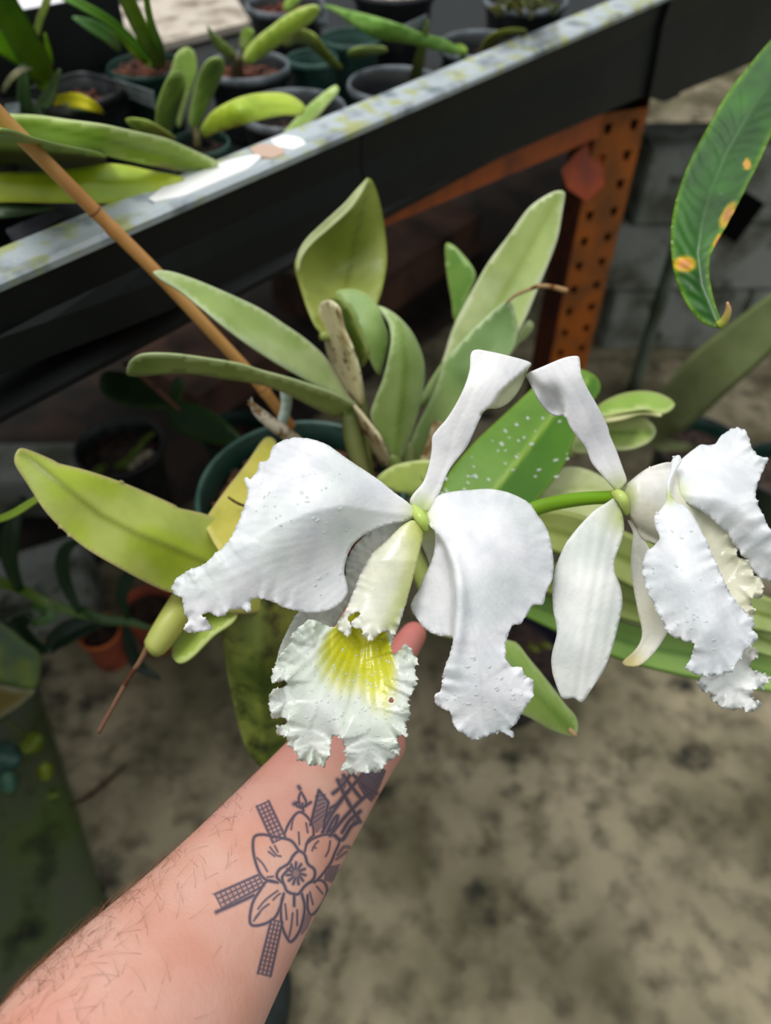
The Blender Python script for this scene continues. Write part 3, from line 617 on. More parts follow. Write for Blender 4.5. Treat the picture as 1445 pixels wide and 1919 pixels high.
lp = [(779, 962), (764, 941), (739, 923), (714, 902), (682, 880), (660, 866), (635, 848), (613, 833), (588, 824), (559, 820), (534, 824), (516, 832), (509, 844), (503, 862), (487, 867), (481, 884), (470, 896), (459, 897), (462, 912), (464, 930), (457, 948), (448, 974), (439, 995), (426, 1017), (403, 1038), (383, 1056), (358, 1067), (336, 1080), (322, 1098), (327, 1114), (340, 1120), (344, 1136), (346, 1150), (352, 1160), (344, 1179), (354, 1186), (376, 1184), (397, 1179), (388, 1164), (377, 1153), (390, 1149), (408, 1155), (424, 1154), (427, 1144), (444, 1141), (469, 1146), (471, 1125), (491, 1122), (516, 1130), (534, 1139), (559, 1145), (584, 1149), (610, 1145), (631, 1136), (651, 1116), (651, 1096), (645, 1071), (651, 1042), (664, 1018), (689, 999), (725, 984), (761, 977)]
def pv1(x, y): a = np.arctan2(y-966, x-783); r = np.hypot(x-783, y-966); return .00007*np.sin(a*95+2*np.sin(r*.018))*ss(80, 200, r)
def m_ruf1(x, y): return np.clip(ss(650, 560, x)*.5+ss(520, 420, x)*.8, 0, 1)
pet1 = sheet('petal', lp, [(779, 965, .394), (642, 941, .376), (588, 952, .371), (516, 981, .367), (462, 1013, .368), (408, 1053, .370), (354, 1096, .374), (714, 902, .392), (613, 833, .402), (534, 824, .405), (470, 897, .398), (450, 970, .384), (688, 999, .399), (651, 1096, .396), (600, 1148, .390), (530, 1139, .382), (470, 1130, .376), (400, 1150, .372), (375, 1184, .378), (650, 1042, .398), (560, 1060, .380), (327, 1100, .378), (620, 890, .386)],
      f1, M_petal, th=.0009, sp=5, jag=(2.4, 6, lambda x, y: .25+.9*np.clip(ss(620, 500, x), 0, 1)), ruf=(.0018, 46, 24, m_ruf1),
      mid=[(779, 966), (700, 958), (642, 948), (588, 958), (516, 986), (462, 1018), (408, 1056), (345, 1100)], fold=.0, curl=-1.2, extra=pv1,
      col=petcol(WH, (232, 240, 236), vein=(214, 220, 220), R=28), label='broad left petal')
# right petal with its back-folded lower lobe
rpet = [(799, 965), (806, 953), (821, 929), (850, 921), (882, 918), (915, 916), (943, 920), (968, 929), (992, 943), (1008, 965), (1025, 990), (1033, 1018), (1038, 1051), (1036, 1083), (1025, 1108), (1018, 1132), (1000, 1134), (990, 1148), (976, 1169), (962, 1172), (953, 1189), (948, 1213), (949, 1234), (960, 1250), (976, 1250), (984, 1266), (996, 1272), (1001, 1286), (998, 1307), (984, 1327), (968, 1356), (956, 1367), (964, 1376), (960, 1381), (939, 1372), (919, 1377), (903, 1384), (886, 1387), (870, 1376), (850, 1360), (846, 1337), (825, 1327), (813, 1307), (827, 1291), (831, 1258), (842, 1226), (848, 1195), (821, 1191), (797, 1179), (781, 1160), (770, 1140), (773, 1124), (785, 1104), (793, 1083), (807, 1055), (814, 1030), (815, 998), (805, 985)]
FL = [(816, 990), (826, 1004), (834, 1018), (844, 1047), (850, 1067), (854, 1104), (854, 1144), (850, 1193), (842, 1230)]
fx = lambda y: np.interp(y, [p[1] for p in FL], [p[0] for p in FL])
def foldstep(x, y):
    q = fx(y)-x; k = ss(0, 1, (y-985)/40)*ss(1, 0, (y-1200)/14); return k*(ss(-1, 8, q)*.012 + np.clip(q, 0, 80)*.00009) - .004*np.exp(-((q+8)/14)**2)*ss(985, 1040, y)*ss(1300, 1200, y)
pet2 = sheet('petal', rpet, [(803, 975, .394), (850, 1000, .382), (870, 1100, .372), (880, 1200, .369), (900, 1300, .371), (890, 1384, .380), (882, 925, .396), (950, 928, .396), (1020, 990, .397), (1036, 1060, .396), (1010, 1130, .390), (950, 1200, .380), (940, 1030, .380), (1000, 1290, .380), (815, 1310, .378), (785, 1120, .384), (850, 1340, .378), (960, 1370, .384)],
      f1, M_petal, th=.0009, sp=5, jag=(2.4, 6, lambda x, y: .15+.9*ss(1120, 1240, y)+.3*ss(960, 1000, x)), ruf=(.0014, 44, 22, lambda x, y: .35+.65*ss(1150, 1240, y)), extra=foldstep,
      mid=[(803, 972), (840, 1010), (868, 1080), (884, 1160), (900, 1260), (908, 1370)], curl=0., col=petcol(WH, (226, 232, 232), vein=(206, 212, 208), R=20), label='right petal with its lower lobe folded back')
# dorsal sepal
dor = [(781, 953), (768, 941), (775, 925), (793, 904), (803, 876), (809, 843), (810, 819), (821, 803), (836, 786), (854, 758), (870, 725), (880, 693), (882, 664), (892, 655), (915, 658), (951, 666), (994, 679), (990, 692), (984, 708), (973, 732), (955, 754), (935, 765), (911, 768), (899, 786), (886, 815), (874, 839), (854, 864), (840, 884), (830, 908), (822, 929), (814, 949), (800, 961)]
CR = [(905, 772), (923, 756), (935, 735), (958, 714), (996, 682)]
def dcol(CRp, base, und):
    pc = petcol((249, 248, 249), (236, 234, 232), bx=base, R=26, vein=(214, 216, 206), bg_=(196, 212, 140), amt=.5)
    def f(x, y, eb, md, sd):
        c = pc(x, y, eb, md, sd); d, s, _ = pdist(x, y, CRp); k = ((s > 0)*ss(-2, 5, d*1.)*und(x, y))[:, None]; return c*(1-k)+np.array((222, 224, 184.))*k
    return f
def dfold(CRp, amt, mask):
    def f(x, y): d, s, _ = pdist(x, y, CRp); return (s > 0)*ss(0, 6, d)*amt*mask(x, y) + (s > 0)*d*.00012*mask(x, y)
    return f
mk1 = lambda x, y: ((x > 895) & (y > 675) & (y < 780))*1.
sheet('sepal', dor, [(790, 950, .397), (820, 930, .40), (845, 830, .392), (810, 830, .398), (870, 840, .399), (890, 720, .386), (882, 665, .392), (930, 700, .386), (990, 680, .394), (880, 693, .394)], f1, M_petal, th=.0012, sp=5,
      mid=[(795, 950), (830, 880), (848, 810), (880, 740), (905, 662)], curl=.8, extra=dfold(CR, .010, mk1), col=dcol(CR, (790, 958), mk1), label='top sepal bent over at its tip')
# lateral sepals
sheet('sepal', [(775, 972), (758, 973), (720, 980), (685, 1003), (660, 1030), (648, 1060), (645, 1085), (610, 1120), (562, 1145), (545, 1170), (530, 1200), (520, 1230), (519, 1252), (535, 1262), (570, 1250), (612, 1195), (642, 1150), (668, 1105), (700, 1050), (750, 1000)],
      [(775, 975, .402), (650, 1060, .415), (690, 1060, .412), (560, 1160, .410), (530, 1245, .402), (600, 1190, .412), (700, 1010, .410)], f1, M_petal, th=.001, sp=6, mid=[(775, 975), (690, 1040), (610, 1150), (530, 1240)], curl=1., ruf=(.0012, 14, 60), col=petcol((238, 239, 236), (228, 234, 222), vein=(206, 214, 190), R=30))
sheet('sepal', [(792, 985), (806, 988), (822, 1005), (835, 1050), (852, 1110), (855, 1170), (842, 1185), (826, 1150), (812, 1090), (803, 1052), (794, 1030), (787, 1008)],
      [(795, 990, .402), (812, 1030, .412), (850, 1180, .42), (800, 1050, .415)], f1, M_petal, th=.001, sp=6, col=petcol((232, 236, 226), (222, 230, 206), bx=(795, 985), R=40))
# lip: rolled tube and frilled front lobe
tubep = [(772, 975), (750, 988), (725, 1012), (703, 1031), (689, 1049), (676, 1073), (670, 1088), (664, 1103), (655, 1125), (648, 1142), (640, 1157), (630, 1172), (640, 1186), (655, 1192), (659, 1180), (652, 1163), (656, 1152), (668, 1148), (677, 1150), (664, 1160), (659, 1172), (668, 1178), (678, 1180), (684, 1194), (696, 1201), (706, 1192), (716, 1185), (728, 1184), (741, 1188), (757, 1143), (768, 1107), (779, 1064), (790, 1020), (796, 995), (786, 982)]
def tcol(x, y, eb, md, sd):
    c = np.tile(np.array((238, 238, 222.)), (len(x), 1)); k = ss(-.2, .4, vnoise(x, y, .012, 3))[:, None]*.5; c = c*(1-k)+np.array((232, 234, 206.))*k
    xr = np.interp(y, [985, 1064, 1188], [797, 779, 741]); k = np.exp(-((xr-x)/26)**2)[:, None]*.75; c = c*(1-k)+np.array((212, 220, 128.))*k
    k = np.exp(-(np.hypot(x-785, y-988)/32)**2)[:, None]*.7; c = c*(1-k)+np.array((206, 214, 110.))*k
    k = (np.exp(-(eb/7)**2)*((x < 700) | (y > 1140)))[:, None]; c = c*(1-k)+np.array((244, 243, 236.))*k
    return c
ax_ = lambda y: np.interp(y, [975, 1190], [782, 700]); hw_ = lambda y: np.interp(y, [975, 1050, 1190], [16, 52, 62])
def tcyl(x, y):
    u = np.clip((x-ax_(y)+8)/hw_(y), -1.1, 1.1); return -(hw_(y)/F_*.38*.75)*np.sqrt(np.clip(1.25-u*u, 0, 2)) + .006
sheet('lip', tubep, [(783, 982, .391), (730, 1080, .392), (690, 1190, .386), (640, 1170, .388), (745, 1180, .392)], f1, M_lip, th=.0012, sp=4, extra=tcyl,
      jag=(1.6, 9, lambda x, y: .3+.7*ss(1090, 1140, y)), ruf=(.0022, 24, 9, lambda x, y: np.clip(ss(715, 680, x)+ss(1140, 1175, y), 0, 1)), col=tcol, label='cream tube of the rolled lip')
lobe = [(655, 1150), (640, 1168), (624, 1175), (612, 1172), (602, 1167), (584, 1161), (566, 1171), (552, 1182), (545, 1200), (534, 1218), (520, 1236), (513, 1254), (508, 1272), (518, 1279), (534, 1276), (536, 1284), (526, 1291), (512, 1294), (504, 1312), (506, 1332), (514, 1346), (530, 1345), (540, 1350), (534, 1357), (520, 1360), (518, 1376), (530, 1376), (538, 1384), (540, 1397), (553, 1407), (560, 1418), (557, 1427), (570, 1426), (583, 1434), (600, 1432), (607, 1437), (614, 1422), (620, 1405), (619, 1388), (628, 1378), (637, 1381), (644, 1398), (648, 1422), (641, 1434), (640, 1443), (652, 1446), (662, 1451), (674, 1447), (685, 1449), (696, 1446), (707, 1450), (718, 1436), (732, 1424), (746, 1415), (750, 1400), (741, 1386), (752, 1378), (763, 1378), (760, 1358), (769, 1337), (765, 1316), (773, 1296), (782, 1273), (777, 1255), (782, 1237), (772, 1222), (768, 1211), (757, 1209), (746, 1221), (735, 1224), (731, 1210), (737, 1198), (736, 1186), (728, 1180), (712, 1170), (700, 1150), (680, 1135)]
def lcol(x, y, eb, md, sd):
    c = np.tile(np.array((236, 240, 234.)), (len(x), 1)); k = ss(-.1, .4, vnoise(x, y, .014, 8))[:, None]*.6; c = c*(1-k)+np.array((220, 230, 214.))*k
    ox, oy = 690, 1130; a = np.degrees(np.arctan2(y-oy, x-ox)); r = np.hypot(x-ox, y-oy)
    rm = np.interp(a, [54, 64, 72, 80, 88, 96, 104, 114, 124, 134, 143, 152], [40, 120, 185, 220, 205, 178, 186, 180, 168, 145, 105, 40])
    k = ss(1.08, .62, r/rm); v = np.abs(np.sin(np.radians(a)*26+.4*np.sin(r*.03))); rid = ss(.1, .8, v)
    kk = k*(.92+.08*rid)*(1-.45*ss(.5, 1.0, r/rm)*(1-rid)); kk = np.clip(kk, 0, 1)[:, None]
    c = c*(1-kk)+np.array((206, 204, 22.))*kk
    k = (ss(.75, .2, r/rm)*(1-rid)*.35)[:, None]; c = c*(1-k)+np.array((158, 160, 8.))*k
    if md is not None: k = (np.exp(-(md/1.8)**2)*ss(1440, 1300, y)*.5)[:, None]; c = c*(1-k)+np.array((206, 218, 190.))*k
    k = np.exp(-(np.hypot(x-733, y-1312)/11)**2)[:, None]*.5; c = c*(1-k)+np.array((248, 248, 244.))*k
    return c
def lrid(x, y):
    ox, oy = 690, 1130; a = np.arctan2(y-oy, x-ox); r = np.hypot(x-ox, y-oy)
    return .0002*np.sin(a*52)*ss(40, 80, r)*ss(230, 150, r) + .0009*np.exp(-(np.hypot(x-733, y-1312)/9)**2)*-1
lobeo = sheet('lip', lobe, [(680, 1145, .398), (690, 1190, .399), (640, 1195, .395), (722, 1200, .394), (665, 1240, .391), (700, 1250, .391), (645, 1310, .376), (690, 1320, .379), (530, 1250, .372), (600, 1425, .379), (705, 1440, .380), (775, 1270, .378), (750, 1215, .379), (560, 1175, .380), (600, 1172, .388), (506, 1320, .378), (640, 1385, .372), (580, 1290, .374), (740, 1340, .374), (620, 1210, .391), (560, 1400, .378), (590, 1240, .380)],
      f1, M_lip, th=.001, sp=3.6, jag=(3.8, 5, lambda x, y: ss(1150, 1200, y)*1.), ruf=(.0040, 40, 20, lambda x, y: ss(1155, 1185, y)), mid=[(668, 1250), (656, 1310), (646, 1350), (640, 1385)], curl=.8, extra=lrid, col=lcol, holes=[(733, 1312, 5.0)], label='frilled front lobe with a yellow throat')
drops('dew_drops', pet1, 40, f1, px=3.4, region=lambda X, Y: 480 < X < 660 and 880 < Y < 1000 or (590 < X < 650 and 1060 < Y < 1130), sz=(.4, 1.1))
drops('dew_drops', pet2, 34, f1, px=3.2, region=lambda X, Y: Y > 1230, sz=(.4, 1.1))
drops('dew_drops', lobeo, 190, f1, px=3.0, region=lambda X, Y: Y > 1215 and X < 770, sz=(.3, .9))
# column / green centre and ovary
tube('column', [(768, 950, .401, 9), (782, 962, .396, 12), (792, 975, .393, 11), (800, 992, .396, 7)], f1, M_stem, (196, 214, 120), (170, 196, 84), 14, 4)
tube('stalk', [(792, 968, .398, 11), (850, 985, .43, 10), (930, 985, .46, 12), (985, 960, .462, 14), (1030, 945, .455, 14), (1090, 935, .438, 13), (1140, 932, .423, 12), (1164, 930, .414, 11)], f1, M_stem, (150, 190, 60), (120, 170, 30), 16, 6)
# spike from the plant to the flowers, inside the foliage
tube('flower_spike', [(930, 985, .462, 12), (900, 990, .50, 11), (850, 970, .56, 11), (790, 930, .64, 11), (755, 915, .685, 10)], orchid, M_stem, (130, 170, 60), None, 14, 8)
# ---------------------------------------------------------------- flower two
f2 = mk_flower('white flower turned to the right, seen from its side', P(1162, 925, .415))
dor2 = [(1082, 667), (1058, 670), (1021, 685), (987, 701), (990, 712), (997, 727), (1013, 753), (1037, 776), (1059, 781), (1068, 799), (1082, 819), (1098, 839), (1110, 868), (1127, 888), (1147, 911), (1159, 920), (1170, 909), (1175, 900), (1167, 876), (1155, 843), (1143, 815), (1139, 799), (1123, 766), (1102, 729), (1090, 702), (1087, 675)]
def d2(x, y): return .010*np.exp(-(((x-1036)/16)**2+((y-752)/24)**2))+.006*ss(0, 20, -(x-1040)*.6+(y-735)*.6)*((x < 1056)*1.)
sheet('sepal', dor2, [(1162, 910, .414), (1110, 800, .402), (1130, 800, .408), (1075, 700, .392), (1086, 670, .400), (990, 702, .398), (1030, 700, .392), (1050, 775, .400), (1090, 830, .408), (1010, 745, .396)], f2, M_petal, th=.0012, sp=5,
      mid=[(1162, 910), (1120, 820), (1090, 750), (1055, 690)], curl=.8, extra=d2, col=petcol((249, 247, 249), (238, 234, 238), bx=(1160, 920), R=28, vein=(222, 220, 222), amt=.5), label='top sepal bent over at its tip')
sheet('sepal', [(1160, 928), (1139, 941), (1114, 957), (1090, 981), (1066, 1010), (1049, 1042), (1039, 1071), (1035, 1107), (1037, 1144), (1042, 1168), (1043, 1190), (1036, 1217), (1033, 1242), (1039, 1274), (1052, 1306), (1062, 1310), (1076, 1308), (1091, 1316), (1110, 1290), (1131, 1258), (1147, 1217), (1159, 1172), (1167, 1132), (1163, 1099), (1153, 1075), (1151, 1056), (1155, 1040), (1166, 1010), (1170, 990), (1167, 965), (1160, 945)],
      [(1160, 935, .416), (1100, 1000, .404), (1050, 1060, .406), (1110, 1100, .397), (1037, 1130, .405), (1165, 1130, .405), (1090, 1220, .396), (1036, 1240, .402), (1150, 1220, .403), (1075, 1308, .404), (1152, 1060, .408)], f2, M_petal, th=.0012, sp=6,
      mid=[(1160, 935), (1130, 1020), (1110, 1120), (1092, 1220), (1080, 1306)], curl=.6, extra=lambda x, y: .00022*np.sin((x-1090+(y-1100)*.18)*.30)*ss(960, 1010, y), col=petcol((245, 246, 242), (228, 236, 226), bx=(1168, 968), R=30, vein=(216, 224, 204)), label='left lower sepal hanging straight down')
sheet('sepal', [(1176, 975), (1186, 998), (1184, 1026), (1182, 1067), (1188, 1107), (1196, 1148), (1203, 1180), (1201, 1200), (1190, 1218), (1168, 1238), (1167, 1243), (1176, 1248), (1200, 1246), (1224, 1225), (1242, 1200), (1256, 1170), (1250, 1120), (1228, 1050), (1210, 1016), (1195, 985)],
      [(1180, 985, .422), (1190, 1100, .432), (1240, 1180, .424), (1205, 1180, .430), (1175, 1245, .420), (1220, 1080, .424)], f2, M_petal, th=.001, sp=5, mid=[(1200, 1040), (1225, 1140), (1222, 1190), (1185, 1240)], curl=1.2, col=petcol((240, 238, 226), (232, 228, 200), bx=(1180, 1244), R=24, vein=(222, 214, 180), bg_=(226, 210, 140)), label='narrow curled sepal')
lip2 = [(1163, 922), (1166, 914), (1180, 902), (1204, 883), (1228, 872), (1256, 866), (1268, 880), (1278, 930), (1300, 948), (1330, 962), (1360, 988), (1372, 1010), (1379, 1026), (1384, 1044), (1400, 1050), (1409, 1062), (1411, 1076), (1428, 1086), (1430, 1100), (1426, 1122), (1412, 1118), (1408, 1130), (1415, 1150), (1408, 1170), (1410, 1210), (1419, 1217), (1421, 1229), (1407, 1242), (1410, 1254), (1421, 1262), (1436, 1264), (1440, 1273), (1428, 1291), (1415, 1289), (1411, 1300), (1415, 1313), (1424, 1323), (1410, 1331), (1396, 1328), (1383, 1332), (1367, 1328), (1350, 1326), (1344, 1318), (1332, 1310), (1330, 1295), (1318, 1298), (1308, 1284), (1314, 1268), (1310, 1230), (1300, 1150), (1262, 1070), (1240, 1030), (1226, 1018), (1206, 1010), (1189, 985), (1176, 962), (1165, 943)]
def l2col(x, y, eb, md, sd):
    c = np.tile(np.array((240, 238, 232.)), (len(x), 1)); k = ss(0, 1, (y-925)/40)*ss(1270, 1230, x); k = (k*.7)[:, None]; c = c*(1-k)+np.array((236, 230, 206.))*k
    k = (ss(1255, 1275, x)*ss(1240, 1180, y)*.8)[:, None]; c = c*(1-k)+np.array((238, 236, 208.))*k
    k = np.exp(-(np.hypot(x-1172, y-930)/22)**2)[:, None]*.8; c = c*(1-k)+np.array((214, 222, 140.))*k
    k = ss(1230, 1260, y)[:, None]; c = c*(1-k)+np.array((240, 242, 240.))*k
    return c
def l2cyl(x, y): u = np.clip((y-(930+(x-1165)*.25))/(40+(x-1165)*.35), -1, 1); return -.012*np.sqrt(1.05-u*u)*ss(1160, 1200, x)*ss(1330, 1280, x)
sheet('lip', lip2, [(1168, 930, .420), (1250, 940, .422), (1300, 960, .418), (1370, 1030, .414), (1420, 1100, .41), (1400, 1180, .405), (1420, 1270, .398), (1350, 1325, .396), (1320, 1270, .400), (1230, 1015, .424), (1340, 1100, .415)], f2, M_lip, th=.001, sp=5, extra=l2cyl,
      jag=(3.6, 5, lambda x, y: ss(1350, 1400, x)+ss(1225, 1260, y)), ruf=(.0045, 34, 20, lambda x, y: np.clip(ss(1340, 1380, x)+ss(1200, 1240, y), 0, 1)), col=l2col, label='cream tube and frilled end of the lip')
sheet('petal', [(1252, 935), (1250, 905), (1257, 880), (1259, 862), (1270, 868), (1281, 857), (1300, 842), (1314, 833), (1328, 834), (1342, 831), (1350, 818), (1360, 811), (1371, 803), (1391, 803), (1400, 810), (1405, 826), (1415, 847), (1428, 857), (1440, 860), (1434, 876), (1427, 892), (1419, 912), (1417, 933), (1427, 957), (1440, 985), (1462, 1020), (1478, 1060), (1470, 1088), (1445, 1091), (1427, 1083), (1412, 1073), (1398, 1050), (1379, 1026), (1366, 1004), (1350, 988), (1318, 960), (1290, 945), (1268, 938)],
      [(1257, 928, .412), (1300, 932, .402), (1350, 936, .398), (1400, 965, .398), (1450, 1030, .404), (1270, 870, .420), (1330, 870, .418), (1395, 810, .428), (1435, 865, .425), (1418, 930, .408), (1320, 960, .412), (1370, 1005, .414), (1430, 1080, .418)], f2, M_petal, th=.0009, sp=5.5, jag=(2.4, 6, lambda x, y: ss(1330, 1370, x)+.2), ruf=(.0018, 40, 22, lambda x, y: ss(1280, 1340, x)),
      mid=[(1257, 925), (1300, 930), (1350, 934), (1400, 960), (1450, 1010)], curl=-.8, col=petcol((247, 248, 250), (236, 242, 244), bx=(1262, 926), R=24), label='upper right petal')
fp = sheet('petal', [(1273, 853), (1262, 857), (1259, 868), (1256, 884), (1249, 908), (1248, 937), (1236, 957), (1226, 969), (1228, 986), (1236, 1008), (1224, 1024), (1209, 1038), (1204, 1063), (1208, 1091), (1220, 1124), (1236, 1152), (1245, 1172), (1257, 1191), (1281, 1199), (1300, 1207), (1297, 1229), (1285, 1250), (1297, 1261), (1322, 1266), (1346, 1265), (1371, 1258), (1391, 1231), (1403, 1212), (1421, 1197), (1412, 1181), (1414, 1164), (1399, 1148), (1383, 1132), (1367, 1107), (1350, 1071), (1330, 1026), (1306, 977), (1286, 950), (1266, 938), (1258, 925), (1258, 900), (1268, 880), (1277, 865)],
      [(1265, 870, .408), (1252, 930, .398), (1290, 980, .388), (1240, 1010, .392), (1207, 1060, .396), (1290, 1080, .376), (1330, 1040, .388), (1240, 1150, .388), (1330, 1180, .372), (1380, 1140, .388), (1295, 1230, .384), (1350, 1260, .382), (1412, 1190, .388), (1260, 1000, .390), (1300, 960, .394)], f2, M_petal, th=.0009, sp=5, jag=(2.4, 6, lambda x, y: ss(1000, 1040, y)*ss(1.5, .2, ((x-1250)/90-(y-930)/130))+.4*ss(1100, 1150, y)+.2),
      ruf=(.0014, 38, 18, lambda x, y: ss(950, 1010, y)), col=petcol((247, 248, 251), (238, 243, 245), bx=(1256, 930), R=14), label='front petal covering the lip')
drops('dew_drops', fp, 45, f2, px=2.6, sz=(.4, 1.2))
tube('column', [(1150, 925, .418, 8), (1160, 928, .414, 11), (1168, 938, .412, 10), (1175, 962, .418, 6)], f2, M_stem, (190, 206, 110), (176, 196, 100), 14, 4)
# ---------------------------------------------------------------- bamboo stake
so = [(-40, 168, .475), (0, 216, .49), (100, 318, .525), (200, 418, .56), (300, 518, .595), (400, 626, .635), (470, 702, .665), (518, 762, .69), (545, 800, .71)]
C = catmull([P(*q) for q in so], 8); n = len(C); R = np.full(n, .0052)
for ps in (.385, .80): k = int(ps*n); R[k] *= 1.14; R[k-1] *= .96
V, Fs = tube_mesh(C, R, 18); o = pymesh('bamboo_stake', V, Fs, None, M_bamboo); tag(o, 'long tan bamboo stake leaning across the bench edge into the orchid pot', 'stake')
for ps in (.36, .80):
    k = int(ps*n); Vn, Fn = tube_mesh([C[k-1]+(C[k]-C[k-1])*t for t in (0, .12, .24, .36)], [.0052, .0059, .0058, .0052], 18); pymesh('node', Vn, Fn, o, mat('bamboo_node', (150, 98, 52), rough=.6))
# ---------------------------------------------------------------- person: forearm and hand holding the pot from below
person = thing('person', (-.1, -.1, 0.03), 'tattooed bare forearm and hand reaching in from below to hold up the orchid pot', 'person')
def cap(bm, a, b, ra, rb, n=18, seg=8, flat=1., upv=None):
    C = [a+(b-a)*t for t in np.linspace(0, 1, seg)]; R = [ra+(rb-ra)*t for t in np.linspace(0, 1, seg)]
    V, Fs = tube_mesh(C, R, n, flat, upv); vs = [bm.verts.new(v) for v in V]
    for f in Fs: bm.faces.new([vs[i] for i in f])
    for p, r in ((a, ra), (b, rb)): bmesh.ops.create_icosphere(bm, subdivisions=2, radius=r*.995, matrix=Matrix.Translation(Vector(p)))
bm = bmesh.new()
# arm: px centre, half width px, depth
# a straight forearm axis from the wrist to beyond the frame, girth measured on the photo
Wp = P(652, 1405, .495); Ep = P(262, 1925, .325); tt = np.linspace(-.15, 1.55, 60)
C = np.array([Wp+(Ep-Wp)*t for t in tt][::-1]); q_ = C-CAM; dd_ = q_[:, 1]*sT-q_[:, 2]*cT; px_ = q_[:, 0]/dd_*F_+W_/2
hwp = np.interp(px_, [200, 262, 356, 450, 540, 605, 652, 700], [238, 212, 172, 141, 117, 101, 90, 84])
R = hwp*dd_/F_; R = np.minimum(R, .0505); R = np.convolve(np.pad(R, 4, 'edge'), np.ones(9)/9, 'valid')
vdir = P(500, 1600, 1.)-CAM; vdir /= np.linalg.norm(vdir)
T = np.gradient(C, axis=0); V = []; n = 40
for i in range(len(C)):
    t = T[i]/np.linalg.norm(T[i]); s = np.cross(t, vdir); s /= np.linalg.norm(s); u = np.cross(s, t)
    fl_ = .80 if i < len(C)*.6 else .80-.12*(i-len(C)*.6)/(len(C)*.4)
    for k in range(n):
        q = 2*math.pi*k/n; rr = R[i]*(1+.025*math.sin(2*q+.8)); V.append(C[i]+rr*(s*math.cos(q)+u*math.sin(q)*fl_))
vs = [bm.verts.new(v) for v in V]
for i in range(len(C)-1):
    for k in range(n): bm.faces.new([vs[i*n+k], vs[i*n+(k+1) % n], vs[(i+1)*n+(k+1) % n], vs[(i+1)*n+k]])
bm.faces.new([vs[k] for k in range(n)][::-1]); bm.faces.new([vs[(len(C)-1)*n+k] for k in range(n)])
# palm
upv = vdir
cap(bm, P(665, 1375, .505), P(690, 1265, .56), .030, .034, 24, 8, .62, np.cross(P(690, 1265, .56)-P(665, 1375, .505), vdir))
for (a, b, ra, rb) in ((P(640, 1360, .51), P(632, 1265, .56), .021, .015), (P(665, 1350, .515), P(665, 1255, .575), .022, .016), (P(690, 1350, .52), P(700, 1250, .59), .022, .016), (P(710, 1350, .525), P(735, 1255, .60), .020, .015)):
    cap(bm, a, b, ra, rb)
# fingers wrap forward under the pot; index lies up its near side
def fing(pts, rs):
    for i in range(len(pts)-1): cap(bm, pts[i], pts[i+1], rs[i], rs[i+1], 16, 6)
fing([P(632, 1265, .56), P(628, 1195, .575), P(636, 1150, .585), P(645, 1120, .59)], [.0105, .0095, .0085, .0072])
fing([P(665, 1255, .575), P(640, 1225, .63), P(625, 1195, .675), P(620, 1160, .70)], [.0110, .0100, .0090, .0075])
fing([P(700, 1250, .59), P(680, 1225, .645), P(668, 1195, .69), P(662, 1165, .715)], [.0105, .0095, .0088, .0072])
fing([P(735, 1255, .60), P(722, 1230, .645), P(712, 1205, .68), P(706, 1180, .70)], [.0092, .0082, .0075, .0065])
# thumb leaves the side of the palm
fing([P(705, 1330, .515), P(735, 1262, .535), P(756, 1218, .552), P(776, 1188, .566)], [.0150, .0125, .0112, .0100])
me = bpy.data.meshes.new('tmp'); bm.to_mesh(me); bm.free(); tmp = bpy.data.objects.new('tmp', me); COL.objects.link(tmp)
r = tmp.modifiers.new('r', 'REMESH'); r.mode = 'VOXEL'; r.voxel_size = .0017; r.use_smooth_shade = True
s_ = tmp.modifiers.new('s', 'SMOOTH'); s_.factor = .6; s_.iterations = 9
dg = bpy.context.evaluated_depsgraph_get(); me2 = bpy.data.meshes.new_from_object(tmp.evaluated_get(dg)); bpy.data.objects.remove(tmp)
def topx(V):
    q = V-CAM; d = q[:, 1]*sT-q[:, 2]*cT; u = q[:, 1]*cT+q[:, 2]*sT; return q[:, 0]/d*F_+W_/2, -u/d*F_+H_/2, d
bm = bmesh.new(); bm.from_mesh(me2)
for rnd, lim in ((0, 1), (1, 1)):
    bm.edges.ensure_lookup_table(); bm.verts.ensure_lookup_table(); bm.normal_update()
    V = np.array([v.co[:] for v in bm.verts]); Nn = np.array([v.normal[:] for v in bm.verts]); X, Y, D = topx(V)
    fc = ((CAM-V)*Nn).sum(1) > 0
    ok = fc & (X > 398) & (X < 740) & (Y > 1395) & (Y < 1840)
    es = [e for e in bm.edges if ok[e.verts[0].index] and ok[e.verts[1].index]]
    bmesh.ops.subdivide_edges(bm, edges=es, cuts=1, use_grid_fill=True, smooth=0)
bmesh.ops.triangulate(bm, faces=[f for f in bm.faces if len(f.verts) > 4])
me3 = bpy.data.meshes.new('body'); bm.to_mesh(me3); bm.free(); smooth(me3)
nv = len(me3.vertices); V = np.zeros(nv*3); me3.vertices.foreach_get('co', V); V = V.reshape(-1, 3); X, Y, D = topx(V)
Nn = np.zeros(nv*3); me3.vertices.foreach_get('normal', Nn); Nn = Nn.reshape(-1, 3); front = ((CAM-V)*Nn).sum(1) > 0
